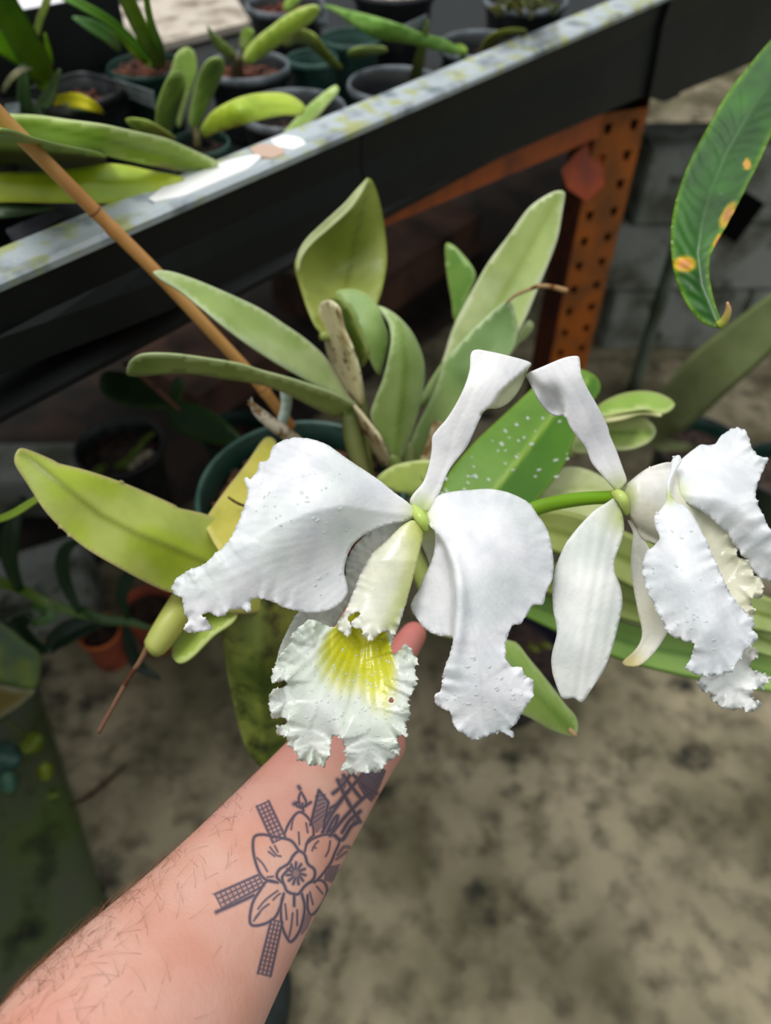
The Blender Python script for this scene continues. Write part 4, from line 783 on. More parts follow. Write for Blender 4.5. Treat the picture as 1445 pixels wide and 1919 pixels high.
# ---- tattoo drawn as ink lines (coordinates of the zoomed detail, converted)
def tz(p): return [(380+a*.2809, 1380+b*.2809) for a, b in p]
ink = np.zeros(nv)
sel = np.where(front & (X > 395) & (X < 745) & (Y > 1380) & (Y < 1850))[0]; sx, sy = X[sel], Y[sel]; acc = np.zeros(len(sel))
def line(p, w=4.2, a=.85, sm=True):
    global acc
    q = tz(p); q = catmull(q, 5) if sm and len(q) > 2 else np.array(q)
    d, _, _ = pdist(sx, sy, q); acc = np.maximum(acc, a*np.exp(-(d/(w*.55))**2.2))
def fill(p, a=.5):
    global acc
    q = tz(p); k = inside(q, sx, sy); acc = np.maximum(acc, a*k)
def sail(p0, p1, w0, w1, rows, cols_, a=.8):
    p0 = np.array(p0, float); p1 = np.array(p1, float); d = p1-p0; L_ = np.linalg.norm(d); d /= L_; nn = np.array([-d[1], d[0]])
    c = [p0-nn*w0/2, p1-nn*w1/2, p1+nn*w1/2, p0+nn*w0/2]; fill(c, .22)
    for i in range(cols_+1):
        t = i/cols_-.5; line([p0+nn*w0*t, p1+nn*w1*t], 3.4 if 0 < i < cols_ else 5, a, False)
    for j in range(rows+1):
        t = j/rows; q = p0+d*L_*t; w = w0+(w1-w0)*t; line([q-nn*w/2, q+nn*w/2], 3.2, a, False)
sail((510, 690), (400, 450), 90, 85, 9, 3); sail((390, 960), (105, 1100), 80, 105, 9, 3); sail((495, 1230), (410, 1590), 75, 85, 12, 3)
line([(90, 1172), (200, 1125), (340, 1060)], 7)
fill([(720, 590), (775, 360), (835, 430), (800, 600), (760, 650)], .5)
for k in range(6): line([(735+k*4, 580-k*36), (815, 520-k*26)], 4, .8, False)
line([(720, 590), (775, 360), (838, 440), (805, 610)], 6, .9, False)
# petals
line([(640, 760), (600, 705), (560, 685), (480, 670), (400, 655), (345, 670), (335, 740), (350, 830), (385, 920), (430, 960), (500, 975)], 5.5)
line([(545, 650), (570, 590), (610, 530), (650, 505), (700, 540), (735, 600), (740, 660)], 5); line([(740, 660), (700, 700), (680, 770)], 4.5)
line([(690, 720), (740, 680), (830, 655), (910, 690), (880, 780), (850, 850), (790, 930), (745, 975)], 5)
line([(500, 975), (430, 965), (380, 1030), (330, 1120), (318, 1250), (400, 1255), (480, 1210), (520, 1130), (540, 1050)], 5.5)
line([(530, 1080), (520, 1160), (530, 1270), (560, 1340), (590, 1370), (640, 1310), (670, 1220), (680, 1130), (660, 1050)], 5.5)
line([(700, 980), (790, 960), (830, 1020), (800, 1110), (730, 1190), (700, 1150), (700, 1060)], 5)
# trumpet
for p in ([(600, 800), (570, 850), (510, 890), (495, 940), (540, 985), (560, 1030), (600, 1050), (640, 1050), (680, 1000), (740, 950), (745, 890), (700, 850), (680, 790), (640, 765), (600, 800)], [(540, 985), (530, 940), (560, 900), (590, 870)], [(610, 1050), (610, 1130)]): line(p, 5.5)
for k in range(11):
    t = k/11*6.283; line([(622+25*math.cos(t), 915+30*math.sin(t)), (622+62*math.cos(t+.15), 915+72*math.sin(t+.15))], 6, .8, False)
fill([(590, 880), (650, 870), (665, 930), (625, 975), (585, 945)], .45)
for p in ([(450, 740), (490, 790), (520, 800)], [(480, 730), (500, 770)], [(440, 770), (480, 800)], [(360, 810), (400, 850), (430, 900)], [(430, 940), (470, 935)], [(470, 1090), (500, 1060), (515, 1050)], [(350, 1210), (400, 1150), (440, 1120)], [(370, 1150), (420, 1090), (500, 1030)], [(340, 1230), (380, 1180)], [(600, 1180), (590, 1270), (575, 1340)], [(630, 1160), (630, 1260)], [(550, 1120), (560, 1220)], [(730, 760), (750, 720), (770, 700)], [(735, 740), (755, 745)], [(760, 1000), (800, 1050)], [(715, 1040), (735, 1120)], [(590, 620), (600, 560), (620, 520)], [(700, 640), (690, 580)], [(640, 640), (645, 720)], [(850, 700), (840, 760), (820, 800)]): line(p, 4, .7)
# small leaf sprig
line([(640, 335), (648, 350)], 7); line([(655, 370), (640, 420), (660, 480), (690, 440), (655, 370)], 5); line([(610, 450), (660, 475), (720, 440)], 6); line([(670, 500), (665, 450)], 6); line([(610, 450), (640, 440)], 8)
# lattice and dark shading towards the wrist
for p in ([(800, 640), (860, 520), (930, 420), (1000, 330), (1060, 260)], [(850, 660), (930, 560), (1040, 440), (1110, 380)], [(900, 290), (960, 420), (1050, 570)], [(870, 380), (930, 330), (980, 260)], [(940, 260), (990, 330), (1060, 420)], [(830, 640), (870, 560), (900, 530), (880, 600), (830, 640)], [(880, 660), (930, 690), (990, 600), (1040, 570)], [(850, 480), (900, 450), (960, 370)], [(810, 560), (850, 500)], [(1000, 250), (1080, 330), (1160, 380)], [(930, 640), (980, 560), (1050, 500)]): line(p, 8, .85)
fill([(1020, 290), (1080, 220), (1180, 190), (1225, 230), (1180, 340), (1125, 440), (1070, 390)], .72); fill([(1000, 560), (1050, 520), (1040, 590), (985, 610)], .6); fill([(900, 300), (940, 260), (960, 330), (930, 380)], .6); fill([(860, 540), (905, 520), (890, 590), (850, 620)], .35)
line([(1090, 240), (1150, 300), (1180, 250)], 12, .8); line([(1060, 330), (1130, 400)], 12, .8)
fill([(820, 870), (920, 850), (900, 910), (860, 980), (810, 960)], .5); fill([(690, 1180), (740, 1180), (700, 1280), (660, 1330), (650, 1300)], .45)
for k in range(5): line([(830+k*16, 870), (815+k*14, 960)], 4, .7, False)
line([(900, 790), (940, 740), (975, 740)], 7, .6); line([(890, 820), (960, 770)], 6, .6)
ink[sel] = acc
base = np.tile(np.array((214, 168, 152.)), (nv, 1))
s1 = np.array([noise.noise(Vector(v)*22) for v in V]); k = ss(-.2, .5, s1)[:, None]*.5; base = base*(1-k)+np.array((206, 148, 138.))*k
k = ss(1480, 1300, Y)[:, None]*.75; base = base*(1-k)+np.array((208, 122, 120.))*k
k = ink[:, None]; cols = base*(1-k)+np.array((62, 62, 84.))*k
setcol(me3, cols)
me3.materials.clear(); body = link('body', me3, person, M_skin); body['label'] = 'pale forearm with a dark line tattoo of a flower and windmill sails'
# fine hair on the forearm
hb = bmesh.new(); rr = random.Random(3)
cand = np.where((X > -60) & (X < 470) & (Y < 2000) & (Y > 1450) & (((CAM-V)*Nn).sum(1) > -.12))[0]
ue = lambda x: np.interp(x, [0, 77, 155, 217, 329, 446, 540], [1854, 1800, 1734, 1691, 1606, 1494, 1412])
adir = (C[-1]-C[0])/np.linalg.norm(C[-1]-C[0]); cnt = 0
while cnt < 520:
    i = cand[rr.randrange(len(cand))]; dd = Y[i]-ue(X[i])
    if X[i] > 396 and rr.random() > .07: continue
    if rr.random() > math.exp(-max(dd, 0)/95.)*max(.12, 1.05-X[i]/380): continue
    p = V[i]; nn = Nn[i]; t = adir*rr.uniform(.2, 1.)*(-1 if rr.random() < .25 else 1)+np.cross(nn, adir)*rr.uniform(-.8, 1.2); t /= np.linalg.norm(t); L_ = rr.uniform(.006, .014)
    pts = [p+nn*L_*(.35*u-.22*u*u)+t*L_*u+np.cross(nn, t)*L_*.25*u*u*rr.uniform(.2, 1) for u in np.linspace(0, 1, 5)]
    Vh, Fh = tube_mesh(pts, [.00006, .00006, .00005, .00004, .00002], 3); hv = [hb.verts.new(v) for v in Vh]
    for f in Fh: hb.faces.new([hv[q] for q in f])
    cnt += 1
hm = bpy.data.meshes.new('arm_hair'); hb.to_mesh(hm); hb.free(); o = link('arm_hair', hm, body, mat('brown_hair', (128, 84, 58), rough=.5)); o['kind'] = 'stuff'
# dark shoe and trouser leg under the arm
M_shoe = mat('dark_shoe', (16, 26, 26), rough=.6, c2=(28, 38, 38), sc=30)
M_cloth = mat('dark_trousers', (18, 24, 28), rough=.9)
ft = Z(508, 1800, .06); ft2 = np.array([ft[0]-.035, ft[1]-.29, 0])
bm = bmesh.new()
for t, w, h in ((0, .018, .018), (.06, .038, .026), (.2, .046, .034), (.4, .046, .045), (.6, .040, .06), (.8, .037, .06), (.95, .034, .05), (1., .02, .03)):
    c = ft*(1-t)+ft2*t; vs = []
    for k in range(16):
        q = 2*math.pi*k/16; vs.append(bm.verts.new((c[0]+w*math.cos(q), c[1], .03+h+h*math.sin(q)*(1 if math.sin(q) > 0 else .98))))
    if t > 0:
        for k in range(16): bm.faces.new([pv_[k], pv_[(k+1) % 16], vs[(k+1) % 16], vs[k]])
    else: bm.faces.new(vs)
    pv_ = vs
bm.faces.new(pv_[::-1]); bmesh.ops.recalc_face_normals(bm, faces=bm.faces)
me = bpy.data.meshes.new('shoe'); bm.to_mesh(me); bm.free(); smooth(me); o = link('shoe', me, person, M_shoe); md = o.modifiers.new('s', 'SUBSURF'); md.levels = 1; md.render_levels = 2
an = ft*.28+ft2*.72; V, Fs = tube_mesh([np.array([an[0]-.1*z, an[1]-.55*z, z]) for z in (.09, .14, .3, .5, .8)], [.05, .055, .062, .07, .085], 20); pymesh('trouser_leg', V, Fs, person, M_cloth)
# ---------------------------------------------------------------- pleated leaf at the right edge
pm = [(1500, 40), (1445, 150), (1398, 226), (1361, 288), (1332, 358), (1315, 420), (1307, 474), (1315, 535), (1342, 600)]
pl = thing('pleated_leaf_plant', P(1560, 60, .50), 'arching dark green pleated leaf with yellow edge and orange spots at the right', 'plant')
def pc_(x, y, eb, md, sd):
    c = np.tile(np.array((36, 90, 12.)), (len(x), 1)); k = ss(-.2, .4, vnoise(x, y, .02, 2))[:, None]*.6; c = c*(1-k)+np.array((58, 120, 18.))*k
    k = np.exp(-(eb/7)**2)[:, None]*.85; c = c*(1-k)+np.array((128, 164, 36.))*k
    k = np.exp(-(md/3)**2)[:, None]*.6; c = c*(1-k)+np.array((48, 96, 34.))*k
    for (a, b, rx, ry, an) in ((1283, 495, 20, 14, 0), (1365, 402, 11, 26, .5), (1345, 452, 6, 14, .4), (1400, 308, 7, 10, 0)):
        u = ((x-a)*math.cos(an)+(y-b)*math.sin(an))/rx; v = (-(x-a)*math.sin(an)+(y-b)*math.cos(an))/ry; r = np.hypot(u, v)
        k = ss(1.35, .8, r)[:, None]; c = c*(1-k)+np.array((226, 176, 30.))*k; k = ss(.75, .4, r)[:, None]; c = c*(1-k)+np.array((226, 150, 90.))*k
    return c
def pleat(x, y):
    d, s, p = pdist(x, y, pm); return .00045*np.sin((p+d*.75*1.)*.24+1.6*np.sin(p*.05)+1.2*np.sin(d*.12+p*.02))*ss(2, 16, d)*ss(70, 45, d)-.0006*np.exp(-(d/6)**2)
sheet('leaf', [(1445, 74), (1406, 119), (1361, 177), (1328, 235), (1299, 288), (1278, 338), (1262, 395), (1257, 445), (1260, 494), (1270, 535), (1291, 577), (1315, 603), (1344, 614), (1360, 606), (1350, 594), (1338, 560), (1330, 517), (1332, 478), (1352, 441), (1377, 395), (1402, 346), (1427, 296), (1447, 251), (1490, 160), (1530, 90), (1560, 30), (1500, 20)],
      [(1290, 560, .475), (1350, 608, .46), (1260, 450, .49), (1345, 440, .475), (1330, 330, .50), (1400, 180, .51), (1450, 230, .50), (1540, 40, .53)], pl, mat('pleated_leaf', attr=True, rough=.4, trans=.1, c2=(180, 200, 170), sc=30, bump=.15, bsc=140, spec=.55), th=.001, sp=5, mid=pm, fold=-.28, extra=pleat, col=pc_)
tube('leaf_tip', [(1346, 610, .462, 9), (1358, 600, .459, 8), (1365, 582, .455, 6), (1363, 566, .452, 2)], pl, M_leaf, (150, 170, 50), (214, 160, 120), 10, 4)
tube('stem', [(1548, 34, .53, 6), (1640, 20, .56, 8), (1700, 300, .75, 10)], pl, M_stem, (70, 110, 40), None, 10, 12)
po_ = np.array([.95, .55, .30]); V, Fs = tube_mesh(catmull([P(1700, 300, .75), np.array([.75, .6, .75]), np.array([.92, .56, .5]), po_+np.array([0, 0, -.02])], 8), [.005]*25, 10); pymesh('stem', V, Fs, pl, M_stem, True, np.tile((70, 110, 40.), (len(V), 1)))
pot_parts(po_, .11, .27, M_pot, M_potrim, M_dbark, pl)
# ---------------------------------------------------------------- pots and plants on the bench
def bpot(name, lab, cat, px, py, r, z=1.11, h=None, body=M_pot, rim=M_potrim, bark=M_bark, fill=.02, sq=0., rot=0., nb=110, group=None):
    z -= .04; r *= 1.13; c = Z(px, py, z); h = z-.9855
    t = thing(name, [c[0], c[1], .9855], lab, cat, group); pot_parts(c, r, h, body, rim, bark, t, fill, sq, rot, nb); return t
def bl(par, o, ctrl, col, mid=None, fold=0., mt=M_leafg, th=.0014, sp=10, **k):
    if par is not globals().get('pN'): ctrl = [(x, y, z-.035) for x, y, z in ctrl]
    c0_ = col; col = (lambda *a_: np.clip(c0_(*a_)*1.12, 0, 250)) if callable(c0_) else c0_
    return sheet('leaf', o, ctrl, par, mt, th=th, sp=sp, mid=mid, fold=fold, col=col, zmode=True, **k)
G1 = leafcol((124, 160, 54), None, 3, (160, 190, 90), 4, (100, 140, 40), .02, .6, 21)
pA = bpot('potted_seedling', 'round black pot with one thin upright leaf at the bench edge, nearly empty', 'potted plant', 742, 155, .052, fill=.03, bark=M_dbark)
ribbon('leaf', [(775, 160, 1.05, 12), (784, 120, 1.09, 10), (795, 70, 1.13, 7), (802, 38, 1.16, 3)], pA, M_leafg, (128, 146, 70), fold=.3, zmode=True, step=10)
bl(pA, [(650, 105), (660, 92), (690, 88), (722, 90), (723, 100), (695, 104), (668, 110)], [(655, 105, 1.12), (722, 95, 1.14), (690, 90, 1.14)], leafcol((168, 186, 110)))
pB = bpot('potted_seedling', 'round black pot below a bright arching leaf, left of the nearly empty pot', 'potted plant', 548, 203, .0545, fill=.03, bark=M_dbark)
bl(pB, [(525, 258), (545, 232), (566, 208), (594, 183), (628, 159), (633, 172), (610, 200), (592, 222), (566, 242), (545, 260)], [(535, 258, 1.10), (630, 163, 1.15), (560, 215, 1.12)], leafcol((158, 184, 100), None, 3, (186, 204, 140), 3))
pC = bpot('potted_seedling', 'small dark green pot of upright rounded leaves by the bench edge', 'potted plant', 372, 268, .030, z=1.095, body=M_gpot, rim=M_teal, bark=M_dbark, fill=.008)
bl(pC, [(292, 249), (294, 222), (296, 199), (306, 168), (318, 143), (332, 132), (346, 140), (350, 160), (340, 190), (328, 225), (320, 252), (305, 256)], [(305, 250, 1.10), (335, 140, 1.16), (296, 199, 1.14), (345, 170, 1.13)], leafcol((126, 160, 68), (96, 130, 44), 5, (166, 190, 112), 4), [(305, 250), (325, 190), (336, 140)], -.2)
bl(pC, [(318, 143), (325, 118), (332, 100), (350, 88), (364, 96), (369, 115), (369, 135), (360, 165), (352, 188), (345, 215), (338, 240), (330, 228), (345, 175), (346, 145), (334, 133)], [(340, 240, 1.10), (350, 92, 1.17), (365, 130, 1.15)], leafcol((150, 176, 90), None, 3, (176, 196, 122), 3), th=.0014)
bl(pC, [(355, 232), (356, 210), (360, 188), (375, 139), (386, 120), (396, 111), (412, 109), (421, 116), (422, 128), (414, 150), (400, 178), (388, 205), (376, 236), (366, 246)], [(362, 244, 1.10), (410, 112, 1.17), (372, 145, 1.15), (415, 145, 1.14)], leafcol((120, 154, 66), (92, 128, 40), 5, (160, 186, 104), 5), [(364, 240), (385, 180), (408, 118)], -.2)
bl(pC, [(375, 252), (376, 240), (385, 224), (400, 207), (435, 187), (470, 176), (504, 173), (530, 174), (549, 180), (564, 190), (573, 201), (569, 213), (560, 216), (530, 216), (504, 221), (478, 228), (452, 235), (425, 243), (400, 251), (385, 258)], [(378, 250, 1.11), (450, 200, 1.17), (570, 207, 1.14), (480, 175, 1.155), (470, 230, 1.15)], leafcol((164, 186, 56), (140, 164, 40), 6, (188, 202, 96), 4), [(380, 250), (440, 212), (505, 196), (570, 206)], -.25)
tube('pseudobulb', [(370, 275, 1.055, 7), (368, 255, 1.065, 7), (364, 240, 1.070, 5)], pC, M_leafg, (120, 110, 70), None, 10, 4, zmode=True)
tube('pseudobulb', [(318, 280, 1.050, 9), (316, 265, 1.060, 10), (312, 250, 1.065, 7)], pC, M_leafg, (150, 164, 110), None, 10, 4, zmode=True)
pD = bpot('potted_seedling', 'round black pot with a stout seedling of short pointed leaves', 'potted plant', 462, 122, .048, fill=.012)
bl(pD, [(455, 114), (458, 98), (466, 85), (485, 66), (504, 52), (530, 32), (556, 17), (576, 10), (594, 9), (600, 20), (590, 36), (573, 50), (548, 68), (521, 88), (495, 106), (469, 122)], [(460, 115, 1.12), (595, 14, 1.19), (510, 45, 1.17), (530, 85, 1.15)], leafcol((146, 172, 62), (128, 152, 48), 4, (182, 198, 112), 4), [(460, 115), (520, 64), (592, 16)], -.25)
bl(pD, [(388, 48), (405, 66), (428, 84), (445, 102), (443, 116), (428, 112), (410, 98), (397, 78)], [(390, 50, 1.17), (440, 110, 1.12)], leafcol((130, 154, 78), None, 3, (160, 180, 110), 3))
bl(pD, [(448, 84), (452, 60), (462, 50), (474, 56), (472, 74), (464, 92), (455, 104)], [(452, 100, 1.12), (465, 54, 1.15)], leafcol((112, 136, 52)))
tube('pseudobulb', [(445, 140, 1.065, 13), (444, 120, 1.080, 12), (448, 106, 1.090, 7)], pD, M_leafg, (96, 84, 60), None, 10, 4, zmode=True)
pE = bpot('potted_seedling', 'round black pot at the bench edge with a small bent leaf', 'potted plant', 905, 82, .052, fill=.025, bark=M_dbark)
bl(pE, [(900, 102), (905, 82), (920, 66), (945, 56), (975, 54), (990, 62), (965, 70), (940, 78), (922, 92), (912, 106)], [(905, 100, 1.105), (985, 60, 1.14), (920, 66, 1.14)], leafcol((138, 146, 60)))
bl(pE, [(848, 100), (850, 86), (862, 82), (874, 92), (872, 106), (858, 110)], [(855, 105, 1.10), (865, 84, 1.12)], leafcol((130, 160, 60)))
pF = bpot('potted_seedling', 'round black pot of red bark at the top of the picture', 'potted plant', 535, 6, .052, z=1.115, bark=mat('red_bark', (122, 58, 40), rough=.85, c2=(60, 34, 26), sc=70, lo=.4, hi=.6), fill=.012)
bl(pF, [(530, 20), (535, 0), (548, -14), (562, -10), (560, 6), (545, 22)], [(535, 15, 1.12), (555, -12, 1.15)], G1)
pG = bpot('potted_seedling', 'small teal pot with an arching olive leaf between black pots', 'potted plant', 585, 108, .030, z=1.10, body=M_teal, rim=M_teal, bark=M_dbark)
bl(pG, [(530, 84), (535, 70), (556, 56), (574, 57), (590, 66), (600, 78), (612, 94), (626, 110), (640, 126), (638, 134), (622, 128), (605, 112), (590, 98), (573, 86), (552, 84), (540, 90)], [(535, 82, 1.12), (640, 130, 1.115), (575, 62, 1.16), (590, 95, 1.14)], leafcol((134, 152, 60), None, 3, (160, 174, 90), 3))
pH = bpot('potted_seedling', 'teal pot beneath a long drooping green leaf', 'potted plant', 658, 70, .037, z=1.105, body=M_teal, rim=M_teal, bark=M_dbark)
bl(pH, [(604, 10), (622, 10), (642, 16), (670, 22), (694, 28), (722, 36), (746, 45), (765, 52), (785, 61), (810, 68), (832, 73), (855, 86), (868, 100), (850, 102), (832, 98), (806, 92), (781, 86), (745, 80), (711, 76), (694, 68), (677, 59), (655, 44), (635, 28)], [(606, 12, 1.14), (700, 50, 1.18), (865, 98, 1.14), (780, 62, 1.175), (760, 82, 1.16)], leafcol((98, 144, 56), (126, 166, 80), 4, (128, 166, 84), 3), [(606, 12), (680, 44), (760, 66), (865, 98)], -.3)
pI = bpot('plastic_pot', 'wide black pot of pale gravel at the top edge of the picture', 'pot', 738, -20, .054, z=1.14, fill=.012, bark=M_rock, rim=M_pot)
pJ = bpot('potted_seedling', 'clear-edged pot of small leafy growth at the far bench edge', 'potted plant', 985, -2, .055, z=1.12, fill=.01, bark=mat('mossy_bark', (84, 88, 40), rough=.9, c2=(44, 52, 24), sc=60))
for k in range(16):
    x = 925+rng.rand()*115; y = 4+rng.rand()*34; a = rng.rand()*6.28
    ribbon('leaf', [(x, y, 1.115, 4), (x+9*math.cos(a), y-12, 1.14, 5), (x+18*math.cos(a), y-16-6*math.sin(a), 1.15, 1)], pJ, M_leafg, (96+rng.rand()*40, 116, 40), zmode=True, step=8, n=5)
pK = bpot('square_pot', 'square black pot of orange bark below the left strap leaves', 'pot', 140, 170, .045, z=1.11, sq=6., rot=math.atan2(bd[1], bd[0])+.12, rim=M_pot, fill=.014, nb=150)
pL = bpot('potted_strap_plant', 'green pot of bark with long strap leaves reaching to the top edge', 'potted plant', 272, 122, .042, z=1.11, body=M_gpot, rim=M_gpot, fill=.006, nb=160)
def strapz(par, pts, col, c2=None, **k):
    pts = [(x, y, z-.035, w) for x, y, z, w in pts]
    return ribbon('leaf', pts, par, k.pop('mt', M_leafg), tuple(min(240, v*1.28) for v in col), fold=.3, zmode=True, step=12, c2=c2, n=7, **k)
strapz(pL, [(300, 130, 1.11, 8), (288, 100, 1.15, 13), (262, 50, 1.21, 15), (235, -10, 1.27, 14), (220, -60, 1.3, 8)], (110, 132, 30), (120, 150, 40))
strapz(pL, [(290, 122, 1.11, 7), (255, 84, 1.15, 9), (205, 40, 1.19, 9), (150, 8, 1.21, 8), (90, -20, 1.22, 5)], (76, 120, 40), (100, 146, 52))
strapz(pL, [(282, 118, 1.11, 6), (262, 104, 1.13, 9), (235, 75, 1.15, 9), (215, 55, 1.17, 7)], (110, 126, 36))
strapz(pL, [(225, 96, 1.12, 3), (205, 70, 1.15, 12), (170, 48, 1.17, 11), (136, 32, 1.18, 2)], (96, 142, 84), (110, 150, 96))
strapz(pL, [(305, 128, 1.11, 6), (300, 90, 1.16, 8), (282, 40, 1.22, 7), (272, -20, 1.28, 5)], (98, 130, 40))
strapz(pL, [(262, 104, 1.12, 5), (285, 122, 1.12, 7), (270, 90, 1.13, 6)], (120, 140, 40))
pM = bpot('potted_strap_plant', 'black pot with a fan of broad green strap leaves in the top left corner', 'potted plant', 8, 196, .035, z=1.09, bark=M_dbark, rim=M_pot)
strapz(pM, [(96, 165, 1.10, 12), (64, 110, 1.15, 26), (30, 50, 1.20, 28), (-10, -20, 1.25, 26)], (98, 134, 26), (84, 130, 30))
strapz(pM, [(90, 172, 1.10, 8), (50, 115, 1.14, 17), (10, 85, 1.17, 20), (-50, 50, 1.2, 18)], (104, 140, 30))
strapz(pM, [(86, 160, 1.10, 5), (92, 110, 1.14, 7), (84, 62, 1.17, 2)], (110, 140, 36))
strapz(pM, [(46, 210, 1.09, 13), (45, 165, 1.13, 12), (44, 120, 1.16, 7)], (82, 108, 78), (92, 120, 96))
strapz(pM, [(66, 215, 1.09, 10), (92, 180, 1.12, 12), (112, 130, 1.16, 3)], (86, 104, 80), (104, 120, 92))
strapz(pM, [(60, 128, 1.15, 2), (38, 132, 1.16, 5), (18, 150, 1.15, 5), (6, 172, 1.12, 3)], (140, 132, 112))
strapz(pM, [(62, 86, 1.13, 6), (74, 40, 1.18, 6), (92, -10, 1.22, 7)], (176, 180, 120))
strapz(pM, [(100, 190, 1.10, 8), (140, 188, 1.12, 13), (172, 198, 1.12, 10), (196, 214, 1.10, 1)], (176, 166, 30))
strapz(pM, [(106, 206, 1.09, 5), (130, 200, 1.11, 6), (170, 206, 1.10, 4)], (100, 112, 90))
# the broad arching leaves lying over the bench edge
pN = bpot('potted_orchid_seedling', 'pot at the left frame edge whose broad leaves lie along the bench edge', 'potted plant', -95, 300, .06, z=1.10)
bl(pN, [(-80, 225), (-20, 208), (7, 213), (66, 216), (133, 226), (190, 234), (233, 243), (275, 252), (316, 262), (365, 283), (409, 305), (400, 318), (382, 326), (340, 322), (299, 314), (233, 300), (190, 290), (150, 279), (66, 259), (0, 245), (-80, 245)], [(-80, 235, 1.12), (130, 240, 1.16), (405, 310, 1.105), (230, 290, 1.135), (0, 215, 1.15), (300, 262, 1.14)],
   leafcol((134, 158, 56), (112, 138, 44), 5, (196, 210, 150), 4, (160, 182, 100), .01, .8, 31), [(-80, 235), (60, 232), (200, 262), (400, 312)], -.35)
bl(pN, [(-80, 262), (0, 245), (66, 262), (120, 275), (186, 288), (200, 298), (189, 307), (116, 317), (50, 322), (0, 324), (-80, 330)], [(-80, 290, 1.10), (195, 300, 1.11), (60, 290, 1.12)], leafcol((124, 148, 76), None, 4, (150, 172, 100), 3, (140, 160, 90), .02, .7, 32))
bl(pN, [(-80, 340), (0, 323), (60, 322), (116, 317), (160, 312), (199, 306), (240, 310), (282, 319), (320, 326), (346, 333), (325, 344), (299, 356), (259, 372), (210, 380), (166, 381), (80, 380), (0, 379), (-80, 390)], [(-80, 365, 1.10), (150, 345, 1.125), (345, 334, 1.105), (160, 378, 1.11), (200, 312, 1.12)], leafcol((158, 172, 34), (140, 152, 30), 5, (176, 190, 70), 3, (150, 172, 70), .01, .8, 33), [(-80, 345), (120, 342), (345, 334)], -.25)
bl(pN, [(-60, 395), (0, 385), (60, 386), (110, 388), (50, 402), (0, 408), (-60, 412)], [(-60, 400, 1.07), (110, 388, 1.08), (0, 390, 1.075)], leafcol((70, 100, 60)))
bl(pN, [(235, 225), (270, 226), (300, 240), (330, 262), (300, 262), (262, 250)], [(235, 228, 1.11), (330, 262, 1.10), (290, 240, 1.115)], leafcol((160, 178, 90)))
# tags and trays
def plate(name, px4, z4, th, mt, lab, cat):
    pts = [Z(x, y, z) for (x, y), z in zip(px4, z4)]; o = quadslab(name, pts, th, mt, None, .0008); tag(o, lab, cat); return o
plate('plant_label', [(10, 432), (100, 392), (122, 408), (28, 460)], [1.065, 1.07, 1.065, 1.06], .0015, mat('slate_label', (92, 94, 102), rough=.6, c2=(70, 70, 78), sc=60), 'grey plastic plant label lying at the bottom left of the tray', 'plant label')
plate('plant_label', [(222, 176), (294, 207), (288, 172), (213, 148)], [1.06, 1.06, 1.085, 1.085], .0012, M_label, 'pale blue-grey plant label leaning on the dark green pot', 'plant label')
plate('plant_label', [(8, 196), (36, 192), (38, 212), (10, 214)], [1.08, 1.08, 1.07, 1.07], .0012, M_label, 'small pale plant label between the left strap leaves', 'plant label')
plate('plant_label', [(748, 50), (800, 26), (806, 48), (770, 62)], [1.12, 1.13, 1.11, 1.11], .0012, M_label, 'white plant label behind the nearly empty pot', 'plant label')
plate('plant_label', [(588, 40), (612, 14), (618, 46), (596, 54)], [1.08, 1.12, 1.10, 1.06], .0012, M_label, 'grey plant label beside the pot of red bark', 'plant label')
plate('weathered_board', [(70, 140), (470, 40), (420, -40), (40, 60)], [1.0]*4, .012, M_rock, 'pale weathered board lying across the tray behind the front pots', 'board')
o = thing('seed_tray', Z(110, 20, 1.06), 'deep black tray with a white rim piece in the top left corner', 'tray')
q = [Z(x, y, 1.12)[:2] for x, y in ((-40, 66), (225, 12), (195, -80), (-80, -20))]
for i in range(4):
    a_, b_ = q[i], q[(i+1) % 4]; v = b_-a_; nn = np.array([-v[1], v[0]])/np.linalg.norm(v)*.006; box('side', a_, v, nn, .085, 1.05, M_black, o, .001)
quadslab('base', [np.array([*p, 1.062]) for p in q], .004, M_black, o)
quadslab('rim_piece', [Z(30, -10, 1.128), Z(40, 18, 1.128), Z(135, 4, 1.128), Z(120, -30, 1.128)], .003, M_white, o)
quadslab('wall_sign', [P(1424, 56, 1.42), P(1434, 58, 1.42), P(1475, 34, 1.43), P(1462, -20, 1.43)], .002, M_white, None); tag(bpy.data.objects['wall_sign'], 'white plastic card against the black tray side in the top right corner', 'card')
bpy.data.objects['wall_sign'].name = 'plastic_card'
# ---------------------------------------------------------------- floor plants and pots, left
def fpot(name, lab, cat, px, py, r, z, h, **k):
    c = Z(px, py, z); t = thing(name, [c[0], c[1], z-h], lab, cat); pot_parts(c, r, h, k.get('body', M_pot), k.get('rim', M_pot), k.get('bark', M_dbark), t, k.get('fill', .02), k.get('sq', 0.), k.get('rot', 0.), k.get('nb', 90)); return t
fA = fpot('potted_plant', 'black pot with a whitish inner edge and small weeds, left under the bench', 'potted plant', 222, 835, .10, .24, .21, fill=.03)
for (x, y, dx, dy, w) in ((230, 880, 40, -50, 7), (200, 870, -30, 20, 8), (250, 850, 40, -40, 6), (215, 880, 25, -20, 6)):
    ribbon('leaf', [(x, y, DZ(x, y, .24), 4), (x+dx*.5, y+dy*.6, DZ(x, y, .28), w), (x+dx, y+dy, DZ(x, y, .30), 2)], fA, M_leafg, (120, 140, 60), step=8, n=5)
ribbon('dry_leaf', [(240, 880, DZ(240, 880, .25), 4), (262, 860, DZ(240, 880, .27), 8), (285, 845, DZ(240, 880, .28), 5)], fA, M_dead, (190, 180, 160), step=8, n=5)
